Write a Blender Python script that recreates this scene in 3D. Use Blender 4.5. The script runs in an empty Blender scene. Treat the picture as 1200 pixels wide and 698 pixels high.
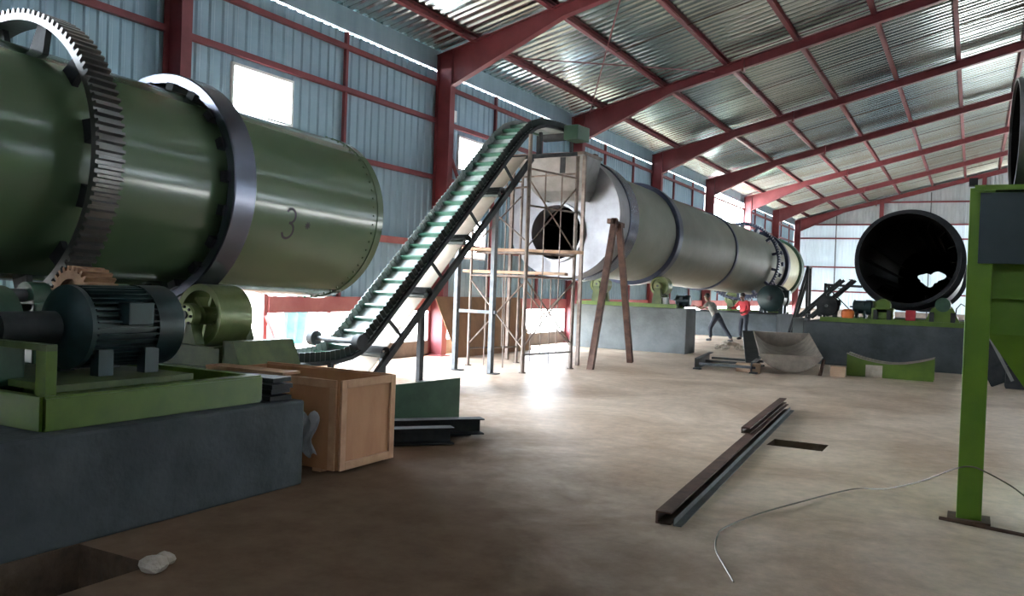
import bpy, bmesh, math, random
from mathutils import Vector, Matrix
random.seed(7)
PI = math.pi
R = math.radians
SC = bpy.context.scene
COL = SC.collection

# ------------------------------------------------------------------ camera
YAW, PITCH, ROLL, CAMH = R(28.36), R(0.79), R(2.1), 1.65
r0 = Vector((math.cos(YAW), math.sin(YAW), 0))
f0 = Vector((-math.sin(YAW) * math.cos(PITCH), math.cos(YAW) * math.cos(PITCH), -math.sin(PITCH)))
u0 = r0.cross(f0)
cr = r0 * math.cos(ROLL) + u0 * math.sin(ROLL)
cu = u0 * math.cos(ROLL) - r0 * math.sin(ROLL)
cam = bpy.data.cameras.new('camera')
cam.sensor_width = 36.0
cam.lens = 30.0
cam.clip_end = 500
co = bpy.data.objects.new('camera', cam)
COL.objects.link(co)
M = Matrix((cr, cu, -f0)).transposed().to_4x4()
M.translation = Vector((0, 0, CAMH))
co.matrix_world = M
SC.camera = co

# ------------------------------------------------------------------ sky, exposure
w = bpy.data.worlds.new('overcast_sky')
SC.world = w
w.use_nodes = True
nt = w.node_tree
bg = nt.nodes['Background']
bg.inputs['Color'].default_value = (0.80, 0.90, 1.0, 1)
bg.inputs['Strength'].default_value = 30.0
SC.view_settings.view_transform = 'Standard'
SC.view_settings.look = 'None'
SC.view_settings.gamma = 1.0
SC.view_settings.use_curve_mapping = False
SC.view_settings.exposure = 0.95


def portal(loc, sx, sy, direction):
    """light portal in a real opening: it only guides sampling of the sky"""
    l = bpy.data.lights.new('sky_portal', 'AREA')
    l.shape = 'RECTANGLE'
    l.size, l.size_y = sx, sy
    l.cycles.is_portal = True
    o = bpy.data.objects.new('sky_portal', l)
    COL.objects.link(o)
    o.location = loc
    o.rotation_euler = Vector(direction).to_track_quat('-Z', 'Z' if abs(direction[2]) < .9 else 'Y').to_euler()


# ------------------------------------------------------------------ materials
MAT = {}


def mat(name, c1, c2=None, rough=.6, metal=0., scale=3., bump=0., bscale=None, detail=6., stretch=None,
        spec=.5, lo=.35, hi=.65, rvar=0., coat=0.):
    m = bpy.data.materials.new(name)
    m.use_nodes = True
    n, l = m.node_tree.nodes, m.node_tree.links
    p = n['Principled BSDF']
    p.inputs['Roughness'].default_value = rough
    p.inputs['Metallic'].default_value = metal
    p.inputs['Specular IOR Level'].default_value = spec
    p.inputs['Coat Weight'].default_value = coat
    p.inputs['Coat Roughness'].default_value = .15
    if c2 is None:
        p.inputs['Base Color'].default_value = (*c1, 1)
    tc = n.new('ShaderNodeTexCoord')
    mp = n.new('ShaderNodeMapping')
    l.new(tc.outputs['Object'], mp.inputs['Vector'])
    if stretch:
        mp.inputs['Scale'].default_value = stretch
    if c2 is not None:
        t = n.new('ShaderNodeTexNoise')
        t.inputs['Scale'].default_value = scale
        t.inputs['Detail'].default_value = detail
        t.inputs['Roughness'].default_value = .6
        l.new(mp.outputs['Vector'], t.inputs['Vector'])
        r = n.new('ShaderNodeValToRGB')
        r.color_ramp.elements[0].position = lo
        r.color_ramp.elements[0].color = (*c1, 1)
        r.color_ramp.elements[1].position = hi
        r.color_ramp.elements[1].color = (*c2, 1)
        l.new(t.outputs['Fac'], r.inputs['Fac'])
        l.new(r.outputs['Color'], p.inputs['Base Color'])
        if rvar:
            mr = n.new('ShaderNodeMapRange')
            mr.inputs['To Min'].default_value = rough - rvar
            mr.inputs['To Max'].default_value = rough + rvar
            l.new(t.outputs['Fac'], mr.inputs['Value'])
            l.new(mr.outputs['Result'], p.inputs['Roughness'])
    if bump:
        t2 = n.new('ShaderNodeTexNoise')
        t2.inputs['Scale'].default_value = bscale or scale * 4
        t2.inputs['Detail'].default_value = 5
        l.new(mp.outputs['Vector'], t2.inputs['Vector'])
        b = n.new('ShaderNodeBump')
        b.inputs['Strength'].default_value = bump
        b.inputs['Distance'].default_value = .05
        l.new(t2.outputs['Fac'], b.inputs['Height'])
        l.new(b.outputs['Normal'], p.inputs['Normal'])
    MAT[name] = m
    return m


mat('red_steel', (.15, .026, .032), (.205, .040, .046), rough=.5, scale=2)
mat('pink_steel', (.36, .10, .10), (.45, .16, .15), rough=.6, scale=2)
mat('roof_sheet', (.35, .43, .43), (.55, .64, .64), rough=.21, metal=.9, scale=.9, stretch=(.3, 1.6, 1), rvar=.04, bump=.04, bscale=2)
mat('wall_sheet', (.245, .36, .44), (.31, .43, .51), rough=.45, metal=.35, scale=1.2, stretch=(1, 2.5, .3))
mat('gable_sheet', (.36, .40, .42), (.46, .50, .52), rough=.5, metal=.3, scale=1.2, stretch=(2.5, 1, .3))
mat('concrete', (.033, .042, .046), (.075, .088, .093), rough=.8, scale=1.6, bump=.25, bscale=14)
mat('pale_concrete', (.10, .112, .112), (.165, .178, .178), rough=.8, scale=1.3, bump=.2, bscale=14)
mat('dwarf_wall', (.16, .13, .11), (.26, .21, .17), rough=.85, scale=2.5, bump=.2)
mat('drum_green', (.085, .140, .078), (.105, .155, .080), rough=.17, scale=1.1, coat=.2, rvar=.02, lo=.2, hi=.8)
mat('frame_green', (.065, .125, .008), (.095, .16, .012), rough=.45, scale=4)
mat('frame_green_worn', (.05, .08, .025), (.10, .13, .04), rough=.5, scale=5)
mat('roller_green', (.12, .16, .05), (.19, .225, .09), rough=.35, scale=4, metal=.2)
mat('hopper_green', (.10, .22, .010), (.14, .27, .014), rough=.42, scale=3)
mat('dark_green', (.02, .06, .035), (.035, .09, .05), rough=.4, scale=5)
mat('motor_teal', (.009, .024, .026), (.018, .042, .044), rough=.4, scale=6, metal=.2)
mat('gear_steel', (.13, .125, .12), (.17, .165, .16), rough=.32, metal=.7, scale=2, lo=.2, hi=.8)
mat('rust_gear', (.30, .16, .09), (.42, .25, .15), rough=.55, metal=.3, scale=8)
mat('tyre_steel', (.10, .11, .15), (.16, .17, .21), rough=.27, metal=.75, scale=1.5, lo=.2, hi=.8)
mat('ring_blue', (.03, .04, .075), (.06, .075, .12), rough=.4, metal=.3, scale=3)
mat('drum_grey', (.17, .178, .145), (.225, .23, .19), rough=.55, scale=1.0, metal=.0, spec=.4, rvar=.05)
mat('drum_face', (.24, .24, .25), (.34, .34, .36), rough=.42, metal=.5, scale=2.0)
mat('drum_cream', (.55, .55, .38), (.66, .65, .47), rough=.45, scale=3)
mat('drum_dark', (.010, .012, .015), (.022, .025, .03), rough=.55, scale=4, spec=.3)
mat('inner_shade', (.006, .005, .005), (.014, .011, .009), rough=.95, scale=5, spec=.15)  # near black: the shade inside the drums put into the colour
mat('sheet_grey', (.17, .17, .165), (.25, .245, .24), rough=.38, metal=.6, scale=3)
mat('panel_blue', (.022, .042, .048), (.035, .058, .064), rough=.4, scale=3)
mat('plywood', (.40, .175, .075), (.52, .26, .125), rough=.7, scale=3, stretch=(1, 1, .35), bump=.05)
mat('plywood_edge', (.48, .26, .14), (.60, .35, .20), rough=.7, scale=8)
mat('shaded_pit_soil', (.07, .045, .03), (.13, .085, .055), rough=.95, scale=6, bump=.4)  # brown soil, darkened to hold the shade down in the pits
mat('brown_board', (.24, .13, .07), (.34, .19, .10), rough=.75, scale=2)
mat('timber', (.42, .27, .17), (.56, .38, .26), rough=.75, scale=6, stretch=(.3, 1, 1))
mat('black_steel', (.012, .014, .016), (.03, .033, .035), rough=.6, metal=.0, spec=.25, scale=5)
mat('grey_steel', (.05, .055, .06), (.10, .105, .11), rough=.5, metal=.3, scale=5)
mat('rust_steel', (.065, .034, .026), (.13, .07, .05), rough=.6, metal=.5, scale=6)
mat('scaffold_steel', (.11, .08, .065), (.20, .155, .13), rough=.5, metal=.5, scale=6)
mat('belt_green', (.035, .10, .065), (.06, .15, .10), rough=.3, scale=6)
mat('belt_lit_grey', (.34, .38, .36), (.50, .54, .52), rough=.2, scale=4)  # grey belt, brightened with window glow put into the colour
mat('belt_under', (.62, .50, .40), (.76, .65, .55), rough=.5, scale=2)
mat('rubber', (.02, .03, .028), (.035, .05, .045), rough=.4, scale=5)
mat('plastic_film', (.45, .46, .48), (.62, .63, .65), rough=.25, scale=10)
mat('dusty_plate', (.20, .165, .135), (.30, .25, .205), rough=.85, scale=5)
mat('dust_stone', (.42, .36, .29), (.55, .48, .40), rough=.9, scale=9, bump=.4)
mat('ground', (.62, .55, .46), (.78, .72, .63), rough=.95, scale=.5)
mat('white_paint', (.75, .75, .73), (.85, .85, .83), rough=.5, scale=4)
mat('teal_cloth', (.05, .40, .38), (.10, .52, .50), rough=.8, scale=4)
mat('orange_paint', (.75, .16, .03), (.85, .22, .05), rough=.45, scale=5)
mat('marker_black', (.012, .014, .012), rough=.6)
mat('skin', (.10, .05, .032), (.13, .065, .042), rough=.55, scale=12)
mat('hair', (.008, .007, .006), (.015, .013, .011), rough=.8, scale=30)
mat('shirt_grey', (.12, .12, .11), (.20, .20, .18), rough=.85, scale=7)
mat('shirt_red', (.40, .03, .045), (.50, .05, .06), rough=.85, scale=6)
mat('trousers_navy', (.007, .009, .016), (.014, .017, .027), rough=.85, scale=8)
mat('wire', (.16, .14, .12), (.24, .21, .18), rough=.5, metal=.5, scale=10)


def floor_mat():
    m = bpy.data.materials.new('floor_concrete')
    m.use_nodes = True
    n, l = m.node_tree.nodes, m.node_tree.links
    p = n['Principled BSDF']
    tc = n.new('ShaderNodeTexCoord')

    def noise(scale, detail=6, rough=.6, dist=0.):
        t = n.new('ShaderNodeTexNoise')
        t.inputs['Scale'].default_value = scale
        t.inputs['Detail'].default_value = detail
        t.inputs['Roughness'].default_value = rough
        t.inputs['Distortion'].default_value = dist
        l.new(tc.outputs['Object'], t.inputs['Vector'])
        return t

    def ramp(src, a, b, c1, c2):
        r = n.new('ShaderNodeValToRGB')
        r.color_ramp.elements[0].position = a
        r.color_ramp.elements[1].position = b
        r.color_ramp.elements[0].color = (*c1, 1)
        r.color_ramp.elements[1].color = (*c2, 1)
        l.new(src, r.inputs['Fac'])
        return r

    base = ramp(noise(.55, 8, .65, .6).outputs['Fac'], .36, .62, (.45, .315, .215), (.74, .60, .485))
    fine = ramp(noise(7, 8, .7).outputs['Fac'], .3, .7, (.72, .70, .68), (1.08, 1.06, 1.04))
    mx = n.new('ShaderNodeMix')
    mx.data_type = 'RGBA'
    mx.blend_type = 'MULTIPLY'
    mx.inputs['Factor'].default_value = 1
    l.new(base.outputs['Color'], mx.inputs['A'])
    l.new(fine.outputs['Color'], mx.inputs['B'])
    # trodden earth along the left plinth, plus the crate and plinth shadow painted in
    sx = n.new('ShaderNodeSeparateXYZ')
    l.new(tc.outputs['Object'], sx.inputs[0])
    e0 = n.new('ShaderNodeMath')
    e0.operation = 'MULTIPLY_ADD'
    l.new(sx.outputs['Y'], e0.inputs[0])
    e0.inputs[1].default_value = .91
    l.new(sx.outputs['X'], e0.inputs[2])
    e = n.new('ShaderNodeMath')
    e.operation = 'MULTIPLY_ADD'
    l.new(noise(.8, 6, .6, .4).outputs['Fac'], e.inputs[0])
    e.inputs[1].default_value = 3.0
    l.new(e0.outputs[0], e.inputs[2])
    dm = n.new('ShaderNodeMapRange')
    dm.inputs['From Min'].default_value = 3.4
    dm.inputs['From Max'].default_value = 5.6
    dm.inputs['To Min'].default_value = .95
    dm.inputs['To Max'].default_value = 0
    l.new(e.outputs[0], dm.inputs['Value'])
    m2 = n.new('ShaderNodeMix')
    m2.data_type = 'RGBA'
    l.new(dm.outputs[0], m2.inputs['Factor'])
    l.new(mx.outputs['Result'], m2.inputs['A'])
    er = ramp(noise(2.5, 8, .7).outputs['Fac'], .3, .7, (.12, .072, .045), (.20, .13, .085))
    l.new(er.outputs['Color'], m2.inputs['B'])
    l.new(m2.outputs['Result'], p.inputs['Base Color'])
    ro = n.new('ShaderNodeMapRange')
    ro.inputs['To Min'].default_value = .42
    ro.inputs['To Max'].default_value = .95
    l.new(dm.outputs[0], ro.inputs['Value'])
    l.new(ro.outputs['Result'], p.inputs['Roughness'])
    so = n.new('ShaderNodeMapRange')
    so.inputs['To Min'].default_value = .45
    so.inputs['To Max'].default_value = .05
    l.new(dm.outputs[0], so.inputs['Value'])
    l.new(so.outputs['Result'], p.inputs['Specular IOR Level'])
    b = n.new('ShaderNodeBump')
    b.inputs['Strength'].default_value = .30
    b.inputs['Distance'].default_value = .03
    l.new(noise(3.2, 9, .7).outputs['Fac'], b.inputs['Height'])
    l.new(b.outputs['Normal'], p.inputs['Normal'])
    MAT['floor'] = m


floor_mat()


def translucent(name, col, fac):
    m = bpy.data.materials.new(name)
    m.use_nodes = True
    n, l = m.node_tree.nodes, m.node_tree.links
    p = n['Principled BSDF']
    p.inputs['Base Color'].default_value = (*col, 1)
    p.inputs['Roughness'].default_value = .5
    t = n.new('ShaderNodeBsdfTranslucent')
    t.inputs['Color'].default_value = (*col, 1)
    mx = n.new('ShaderNodeMixShader')
    mx.inputs[0].default_value = fac
    l.new(p.outputs[0], mx.inputs[1])
    l.new(t.outputs[0], mx.inputs[2])
    l.new(mx.outputs[0], n['Material Output'].inputs['Surface'])
    MAT[name] = m


translucent('gable_film', (.58, .68, .74), .012)
translucent('rooflight', (.85, .88, .9), .7)

# ------------------------------------------------------------------ builders
ORG = {}


class MB:
    def __init__(s):
        s.v, s.f = [], []

    def add(s, vs, fs):
        o = len(s.v)
        s.v += [Vector(v) for v in vs]
        s.f += [tuple(i + o for i in f) for f in fs]
        return s

    def box(s, c, size, M=None):
        hx, hy, hz = size[0] / 2, size[1] / 2, size[2] / 2
        vs = [Vector((x, y, z)) for x in (-hx, hx) for y in (-hy, hy) for z in (-hz, hz)]
        if M is not None:
            vs = [M @ v for v in vs]
        c = Vector(c)
        return s.add([v + c for v in vs], [(0, 1, 3, 2), (4, 6, 7, 5), (0, 4, 5, 1), (2, 3, 7, 6), (0, 2, 6, 4), (1, 5, 7, 3)])

    def bb(s, x0, x1, y0, y1, z0, z1):
        return s.box(((x0 + x1) / 2, (y0 + y1) / 2, (z0 + z1) / 2), (x1 - x0, y1 - y0, z1 - z0))

    def sweep(s, prof, p, q, up=(0, 0, 1), prof2=None):
        p, q = Vector(p), Vector(q)
        d = (q - p).normalized()
        up = Vector(up)
        x = d.cross(up)
        if x.length < 1e-4:
            x = d.cross(Vector((0, 1, 0)))
        x.normalize()
        y = x.cross(d)
        n = len(prof)
        prof2 = prof2 or prof
        vs = [p + x * a + y * b for a, b in prof] + [q + x * a + y * b for a, b in prof2]
        fs = [(i, (i + 1) % n, n + (i + 1) % n, n + i) for i in range(n)]
        fs += [tuple(range(n - 1, -1, -1)), tuple(range(n, 2 * n))]
        return s.add(vs, fs)

    def tube(s, p, q, r, n=8, r2=None):
        pr = [(r * math.cos(2 * PI * i / n), r * math.sin(2 * PI * i / n)) for i in range(n)]
        r2 = r if r2 is None else r2
        return s.sweep(pr, p, q, prof2=[(r2 * math.cos(2 * PI * i / n), r2 * math.sin(2 * PI * i / n)) for i in range(n)])

    def bar(s, p, q, w_, h_, up=(0, 0, 1)):
        return s.sweep([(-w_ / 2, -h_ / 2), (w_ / 2, -h_ / 2), (w_ / 2, h_ / 2), (-w_ / 2, h_ / 2)], p, q, up)

    def path(s, pts, r, n=6):
        pts = [Vector(p) for p in pts]
        rings = []
        for i, p in enumerate(pts):
            d = (pts[min(i + 1, len(pts) - 1)] - pts[max(i - 1, 0)]).normalized()
            x = d.cross(Vector((0, 0, 1)))
            if x.length < 1e-3:
                x = Vector((1, 0, 0))
            x.normalize()
            y = x.cross(d)
            rings.append([p + x * r * math.cos(2 * PI * k / n) + y * r * math.sin(2 * PI * k / n) for k in range(n)])
        vs = [v for rg in rings for v in rg]
        fs = []
        for i in range(len(rings) - 1):
            for k in range(n):
                a, b = i * n + k, i * n + (k + 1) % n
                fs.append((a, b, b + n, a + n))
        fs += [tuple(range(n - 1, -1, -1)), tuple(range((len(rings) - 1) * n, len(rings) * n))]
        return s.add(vs, fs)

    def lathe(s, prof, o, axis, n=48, closed=True, a0=0., a1=2 * PI):
        """prof: (radius, distance along axis)"""
        o, ax = Vector(o), Vector(axis).normalized()
        x = ax.cross(Vector((0, 0, 1)))
        if x.length < 1e-3:
            x = Vector((1, 0, 0))
        x.normalize()
        y = x.cross(ax)
        full = abs(a1 - a0 - 2 * PI) < 1e-6
        m = len(prof)
        steps = n if full else n + 1
        vs = []
        for k in range(steps):
            a = a0 + (a1 - a0) * k / n
            d = x * math.cos(a) + y * math.sin(a)
            vs += [o + ax * t + d * r for r, t in prof]
        fs = []
        seg = m if closed else m - 1
        for k in range(n):
            k2 = (k + 1) % steps
            for i in range(seg):
                j = (i + 1) % m
                fs.append((k * m + i, k2 * m + i, k2 * m + j, k * m + j))
        if not full and closed:
            fs += [tuple(range(m)), tuple(range((steps - 1) * m, steps * m))[::-1]]
        return s.add(vs, fs)

    def cyl(s, o, axis, r, t0, t1, n=24):
        return s.lathe([(1e-4, t0), (r, t0), (r, t1), (1e-4, t1)], o, axis, n, closed=False)

    def prism(s, poly, vec):
        vec = Vector(vec)
        n = len(poly)
        a = [Vector(p) for p in poly]
        return s.add(a + [p + vec for p in a], [(i, (i + 1) % n, n + (i + 1) % n, n + i) for i in range(n)] +
                     [tuple(range(n - 1, -1, -1)), tuple(range(n, 2 * n))])

    def build(s, name, m, parent=None, smooth=False, bevel=0., origin=None):
        if parent is not None:
            org = ORG[parent.name]
        elif origin is not None:
            org = Vector(origin)
        else:
            xs = [v.x for v in s.v]; ys = [v.y for v in s.v]; zs = [v.z for v in s.v]
            org = Vector(((min(xs) + max(xs)) / 2, (min(ys) + max(ys)) / 2, min(zs)))
        me = bpy.data.meshes.new(name)
        me.from_pydata([v - org for v in s.v], [], s.f)
        bm = bmesh.new()
        bm.from_mesh(me)
        bmesh.ops.remove_doubles(bm, verts=bm.verts, dist=2e-4)
        bmesh.ops.recalc_face_normals(bm, faces=bm.faces)
        bm.to_mesh(me)
        bm.free()
        me.materials.append(MAT[m])
        if smooth:
            me.polygons.foreach_set('use_smooth', [True] * len(me.polygons))
            me.set_sharp_from_angle(angle=R(32))
        o = bpy.data.objects.new(name, me)
        COL.objects.link(o)
        if parent is not None:
            o.parent = parent
        else:
            o.location = org
        ORG[o.name] = org
        if bevel:
            b = o.modifiers.new('bevel', 'BEVEL')
            b.width = bevel
            b.segments = 2
            b.limit_method = 'ANGLE'
        return o


def tag(o, label, cat, group=None):
    o['label'] = label
    o['category'] = cat
    if group:
        o['group'] = group
    return o


def struct(o):
    o['kind'] = 'structure'
    return o


def thing(name, loc, label=None, cat=None, group=None):
    o = bpy.data.objects.new(name, None)
    o.empty_display_size = .2
    COL.objects.link(o)
    o.location = loc
    ORG[o.name] = Vector(loc)
    if label:
        tag(o, label, cat, group)
    return o


def inst(name, me, parent, loc, scale=(1, 1, 1), rot=(0, 0, 0)):
    o = bpy.data.objects.new(name, me)
    COL.objects.link(o)
    o.parent = parent
    o.location = Vector(loc) - ORG[parent.name]
    o.scale = scale
    o.rotation_euler = rot
    ORG[o.name] = ORG[parent.name]
    return o


def I_prof(w_, h_, tf=.02, tw=.012):
    a, b, c = w_ / 2, h_ / 2, tw / 2
    return [(-a, -b), (a, -b), (a, -b + tf), (c, -b + tf), (c, b - tf), (a, b - tf), (a, b), (-a, b), (-a, b - tf), (-c, b - tf), (-c, -b + tf), (-a, -b + tf)]


def C_prof(w_, h_, t=.012):
    return [(0, -h_ / 2), (w_, -h_ / 2), (w_, -h_ / 2 + t), (t, -h_ / 2 + t), (t, h_ / 2 - t), (w_, h_ / 2 - t), (w_, h_ / 2), (0, h_ / 2)]


def L_prof(w_, h_, t=.01):
    return [(0, 0), (w_, 0), (w_, t), (t, t), (t, h_), (0, h_)]


def sheet_mesh(name, width, ribs, depth, length, m):
    """trapezoidal sheet: ribs across local x, length along local y (unit), depth along z"""
    pts = []
    p = width / ribs
    for i in range(ribs):
        x = i * p
        pts += [(x, 0), (x + p * .12, depth), (x + p * .36, depth), (x + p * .48, 0)]
    pts.append((width, 0))
    vs, fs = [], []
    for y in (0, length):
        vs += [(a, y, b) for a, b in pts]
    n = len(pts)
    for i in range(n - 1):
        fs.append((i, i + 1, n + i + 1, n + i))
    me = bpy.data.meshes.new(name)
    me.from_pydata(vs, [], fs)
    me.materials.append(MAT[m])
    return me


# ------------------------------------------------------------------ the hall
BAY = 7.44
WL, WR = -11.05, 18.45          # side walls
RIDGE = 3.7
SL = .257
def YI(i): return (2.01 + i) * BAY - 5.97
Y0, Y1 = YI(-3), YI(7) + .12
def LB(x): return 6.6 + SL * ((x - WL) if x <= RIDGE else (2 * RIDGE - x - WL))   # rafter underside
SHEET = .40                      # sheet above rafter underside

# floor with two openings cut into the slab
holes = [(-1.95, -1.36, 9.66, 10.12, .28, 'drain_pit'), (-4.68, -4.02, 2.3, 3.30, .55, 'foundation_pit')]
xs = sorted({WL - .3, WR + .3} | {h[0] for h in holes} | {h[1] for h in holes})
ys = sorted({Y0 - .3, Y1 + .3} | {h[2] for h in holes} | {h[3] for h in holes})
mb = MB()
for i in range(len(xs) - 1):
    for j in range(len(ys) - 1):
        cx, cy_ = (xs[i] + xs[i + 1]) / 2, (ys[j] + ys[j + 1]) / 2
        if any(h[0] < cx < h[1] and h[2] < cy_ < h[3] for h in holes):
            continue
        mb.add([(xs[i], ys[j], 0), (xs[i + 1], ys[j], 0), (xs[i + 1], ys[j + 1], 0), (xs[i], ys[j + 1], 0)], [(0, 1, 2, 3)])
floor = struct(mb.build('floor', 'floor', origin=(0, 0, 0)))
for x0, x1, y0, y1, d, nm in holes:
    mb = MB()
    P = [(x0, y0), (x1, y0), (x1, y1), (x0, y1)]
    for k in range(4):
        a, b = P[k], P[(k + 1) % 4]
        mb.add([(*a, 0), (*b, 0), (*b, -d), (*a, -d)], [(0, 1, 2, 3)])
    mb.add([(*p, -d) for p in P], [(0, 1, 2, 3)])
    mb.build(nm, 'shaded_pit_soil', floor)

# ground outside, four strips around the building
for k, (x0, x1, y0, y1) in enumerate([(-150, WL - .3, -150, 200), (WR + .3, 150, -150, 200), (WL - .3, WR + .3, -150, Y0 - .3), (WL - .3, WR + .3, Y1 + .3, 200)]):
    mb = MB()
    mb.add([(x0, y0, -.06), (x1, y0, -.06), (x1, y1, -.06), (x0, y1, -.06)], [(0, 1, 2, 3)])
    struct(mb.build('ground_outside', 'ground', origin=(0, 0, 0)))

# ---- left wall
wall = struct(thing('wall_left', (WL, 0, 0)))
wsheet = sheet_mesh('wall_sheet', 1.0, 5, .028, 1.0, 'wall_sheet')


def wall_sheets(parent, X, y0, y1, z0, z1, inward=1, me=None):
    n = max(1, round((y1 - y0) / 1.063))
    wd = (y1 - y0) / n
    for k in range(n):
        yy = y0 + k * wd
        # local x -> world Y, local y -> world Z, local z -> +X
        o = inst('wall_sheet', me or wsheet, parent, (X, yy - .02, z0), (wd + .05, z1 - z0, inward))
        o.rotation_euler = (PI / 2, 0, PI / 2 - .004)     # each sheet laps over the next


ZB, ZT = 1.12, 6.52
WZ0, WZ1 = 4.42, 5.20
wins = []
for i in range(-3, 7):
    a, b = YI(i), YI(i + 1)
    if i == 4:       # the bay with its upper sheeting missing
        wall_sheets(wall, WL, a, b, ZB, 4.55)
        wins.append((a + .1, b - .1, 4.55, 6.45))
        continue
    off = 1.32 if i == 0 else 1.0
    if i == 5:
        wall_sheets(wall, WL, a, a + 1.9, ZB, 4.7)
        wall_sheets(wall, WL, a + 1.9, b, ZB, ZT)
        wins.append((a + .1, a + 1.9, 4.7, 6.45))
        continue
    if i < -1:
        wall_sheets(wall, WL, a, b, .3, ZT)
        continue
    w0, w1 = a + off, a + off + 1.42
    wall_sheets(wall, WL, a, w0, 4.1 if i == 0 else ZB, ZT)
    if i == 0:
        wall_sheets(wall, WL, w1, a + 3.9, 4.1, ZT)
        wall_sheets(wall, WL, a + 3.9, b, ZB, ZT)
    else:
        wall_sheets(wall, WL, w1, b, ZB if i >= 0 else .3, ZT)
    wall_sheets(wall, WL, w0, w1, WZ1, ZT)
    if i == 1:
        wall_sheets(wall, WL, w0, w1, 3.25, WZ0)
        wall_sheets(wall, WL, w0, w1, ZB, 2.3)
        wins.append((w0, w1, 2.3, 3.25))
    else:
        wall_sheets(wall, WL, w0, w1, 4.1 if i == 0 else (ZB if i >= 0 else .3), WZ0)
    wins.append((w0, w1, WZ0, WZ1))
for k, (a, b, z0, z1) in enumerate(wins):
    mb = MB()
    for yy in (a, b):
        mb.bb(WL - .03, WL + .05, yy - .025, yy + .025, z0 - .025, z1 + .025)
    for zz in (z0, z1):
        mb.bb(WL - .03, WL + .05, a + .025, b - .025, zz - .025, zz + .025)
    struct(mb.build('window_%d' % (k + 1), 'white_paint'))
    portal((WL - .06, (a + b) / 2, (z0 + z1) / 2), b - a, z1 - z0, (1, 0, 0))
# girts, eave closure, dwarf wall, posts
for z, h_, m in [(6.21, .09, 'red_steel'), (5.38, .10, 'red_steel'), (4.08, .10, 'red_steel'), (2.55, .14, 'pink_steel'), (1.17, .30, 'pink_steel')]:
    for i in range(-3, 7):
        a, b = YI(i), YI(i + 1)
        if i == 4 and 4.6 < z < 6:
            continue
        if i in (0,) and WZ0 < z < WZ1:
            continue
        MB().bb(WL + .03, WL + .12, a + (2.25 if i == 0 and z < 3 else .1), b - .1, z - h_ / 2, z + h_ / 2).build('girt', m, wall)
door = MB()
for yy, zb_ in ((YI(0) + .2, 0), (YI(0) + 2.2, 0), (YI(0) + 3.9, 1.0)):
    door.bb(WL - .03, WL + .09, yy - .05, yy + .05, zb_, 4.0)
struct(door.build('door_1', 'pink_steel'))
portal((WL - .2, YI(0) + 2.05, 2.0), 3.7, 4.0, (1, 0, 0))
for i in range(-3, 7):
    a, b = YI(i), YI(i + 1)
    MB().bb(WL - .02, WL + .055, a, b, 6.54, LB(WL) + SHEET - .02).build('eave_beam', 'wall_sheet', wall)
    MB().bb(WL - .12, WL + .10, a + (2.25 if i == 0 else .1), b - .1, 0, .34).build('dwarf_wall', 'dwarf_wall', wall, bevel=.01)
    if i >= 0:
        portal((WL - .15, (a + b) / 2, .68), b - a - .3, .6, (1, 0, 0))
    for fr in (.56,) if i < 1 else (.36, .72):
        yy = a + BAY * fr
        z1 = 6.5 if i != 4 else 4.5
        MB().bb(WL + .03, WL + .10, yy - .035, yy + .035, 1.3, z1).build('wall_post', 'red_steel', wall)
MB().bar((WL + .13, YI(1) + .25, 5.0), (WL + .13, YI(1) + .95, 4.05), .06, .06).build('knee_brace', 'red_steel', wall)
MB().bb(WL + .12, WL + .2, YI(1) + .25, YI(1) + .62, 5.45, 5.72).build('junction_box', 'white_paint', wall, bevel=.01)

# ---- far gable
gab = struct(thing('wall_far', (RIDGE, YI(7), 0)))
gsheet = sheet_mesh('gable_sheet', 1.0, 5, .028, 1.0, 'gable_sheet')
gfilm = sheet_mesh('gable_film', 1.0, 5, .028, 1.0, 'gable_film')
YF = YI(7) + .12
n = 28
wd = (WR - WL) / n
for k in range(n):
    x0 = WL + k * wd
    xm = x0 + wd / 2
    top = min(LB(x0), LB(x0 + wd)) + SHEET - .02
    gd = 2.4 < xm < 6.6
    for (z0, z1, me) in [(2.6 if gd else .9, 5.67, gfilm), (5.67, 6.6, gfilm), (6.6, top, gsheet)]:
        if z1 - z0 > .05:
            o = inst('gable_sheet', me, gab, (x0 + wd + .01, YF + (.004 if k % 2 else 0), z0), (wd + .02, z1 - z0, 1))
            o.rotation_euler = (PI / 2, 0, PI)
for z in (8.06, 6.6, 5.67, 3.73, 2.09):
    half = WL if z <= 6.7 else WL + (z - 6.75) / SL
    for xa, xb in (((half + .1, 2.3), (6.7, 2 * RIDGE - half - .1)) if z < 4 else ((half + .1, 2 * RIDGE - half - .1),)):
        MB().bb(xa, xb, YF - .14, YF - .04, z - .05, z + .05).build('girt', 'red_steel', gab)
for sgn in (-1, 1):
    Xm = lambda a: a if sgn < 0 else 2 * RIDGE - a
    MB().prism([(Xm(WL), YF - .02, LB(WL) + .05), (Xm(RIDGE), YF - .02, LB(RIDGE) + .05), (Xm(RIDGE), YF - .02, LB(RIDGE) + SHEET + .02), (Xm(WL), YF - .02, LB(WL) + SHEET + .02)], (0, .05, 0)).build('verge_flashing', 'gable_sheet', gab)
for x in (-8.3, -2.6, 9):
    MB().bb(x - .03, x + .03, YF - .13, YF - .04, .2, LB(x) - .1).build('wall_post', 'grey_steel', gab)
for xa, xb in ((WL, 2.4), (6.6, WR)):
    MB().bb(xa, xb, YF - .1, YF + .12, 0, .9).build('dwarf_wall', 'dwarf_wall', gab)
portal((4.5, YF + .2, 1.3), 4.1, 2.6, (0, -1, 0))
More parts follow.
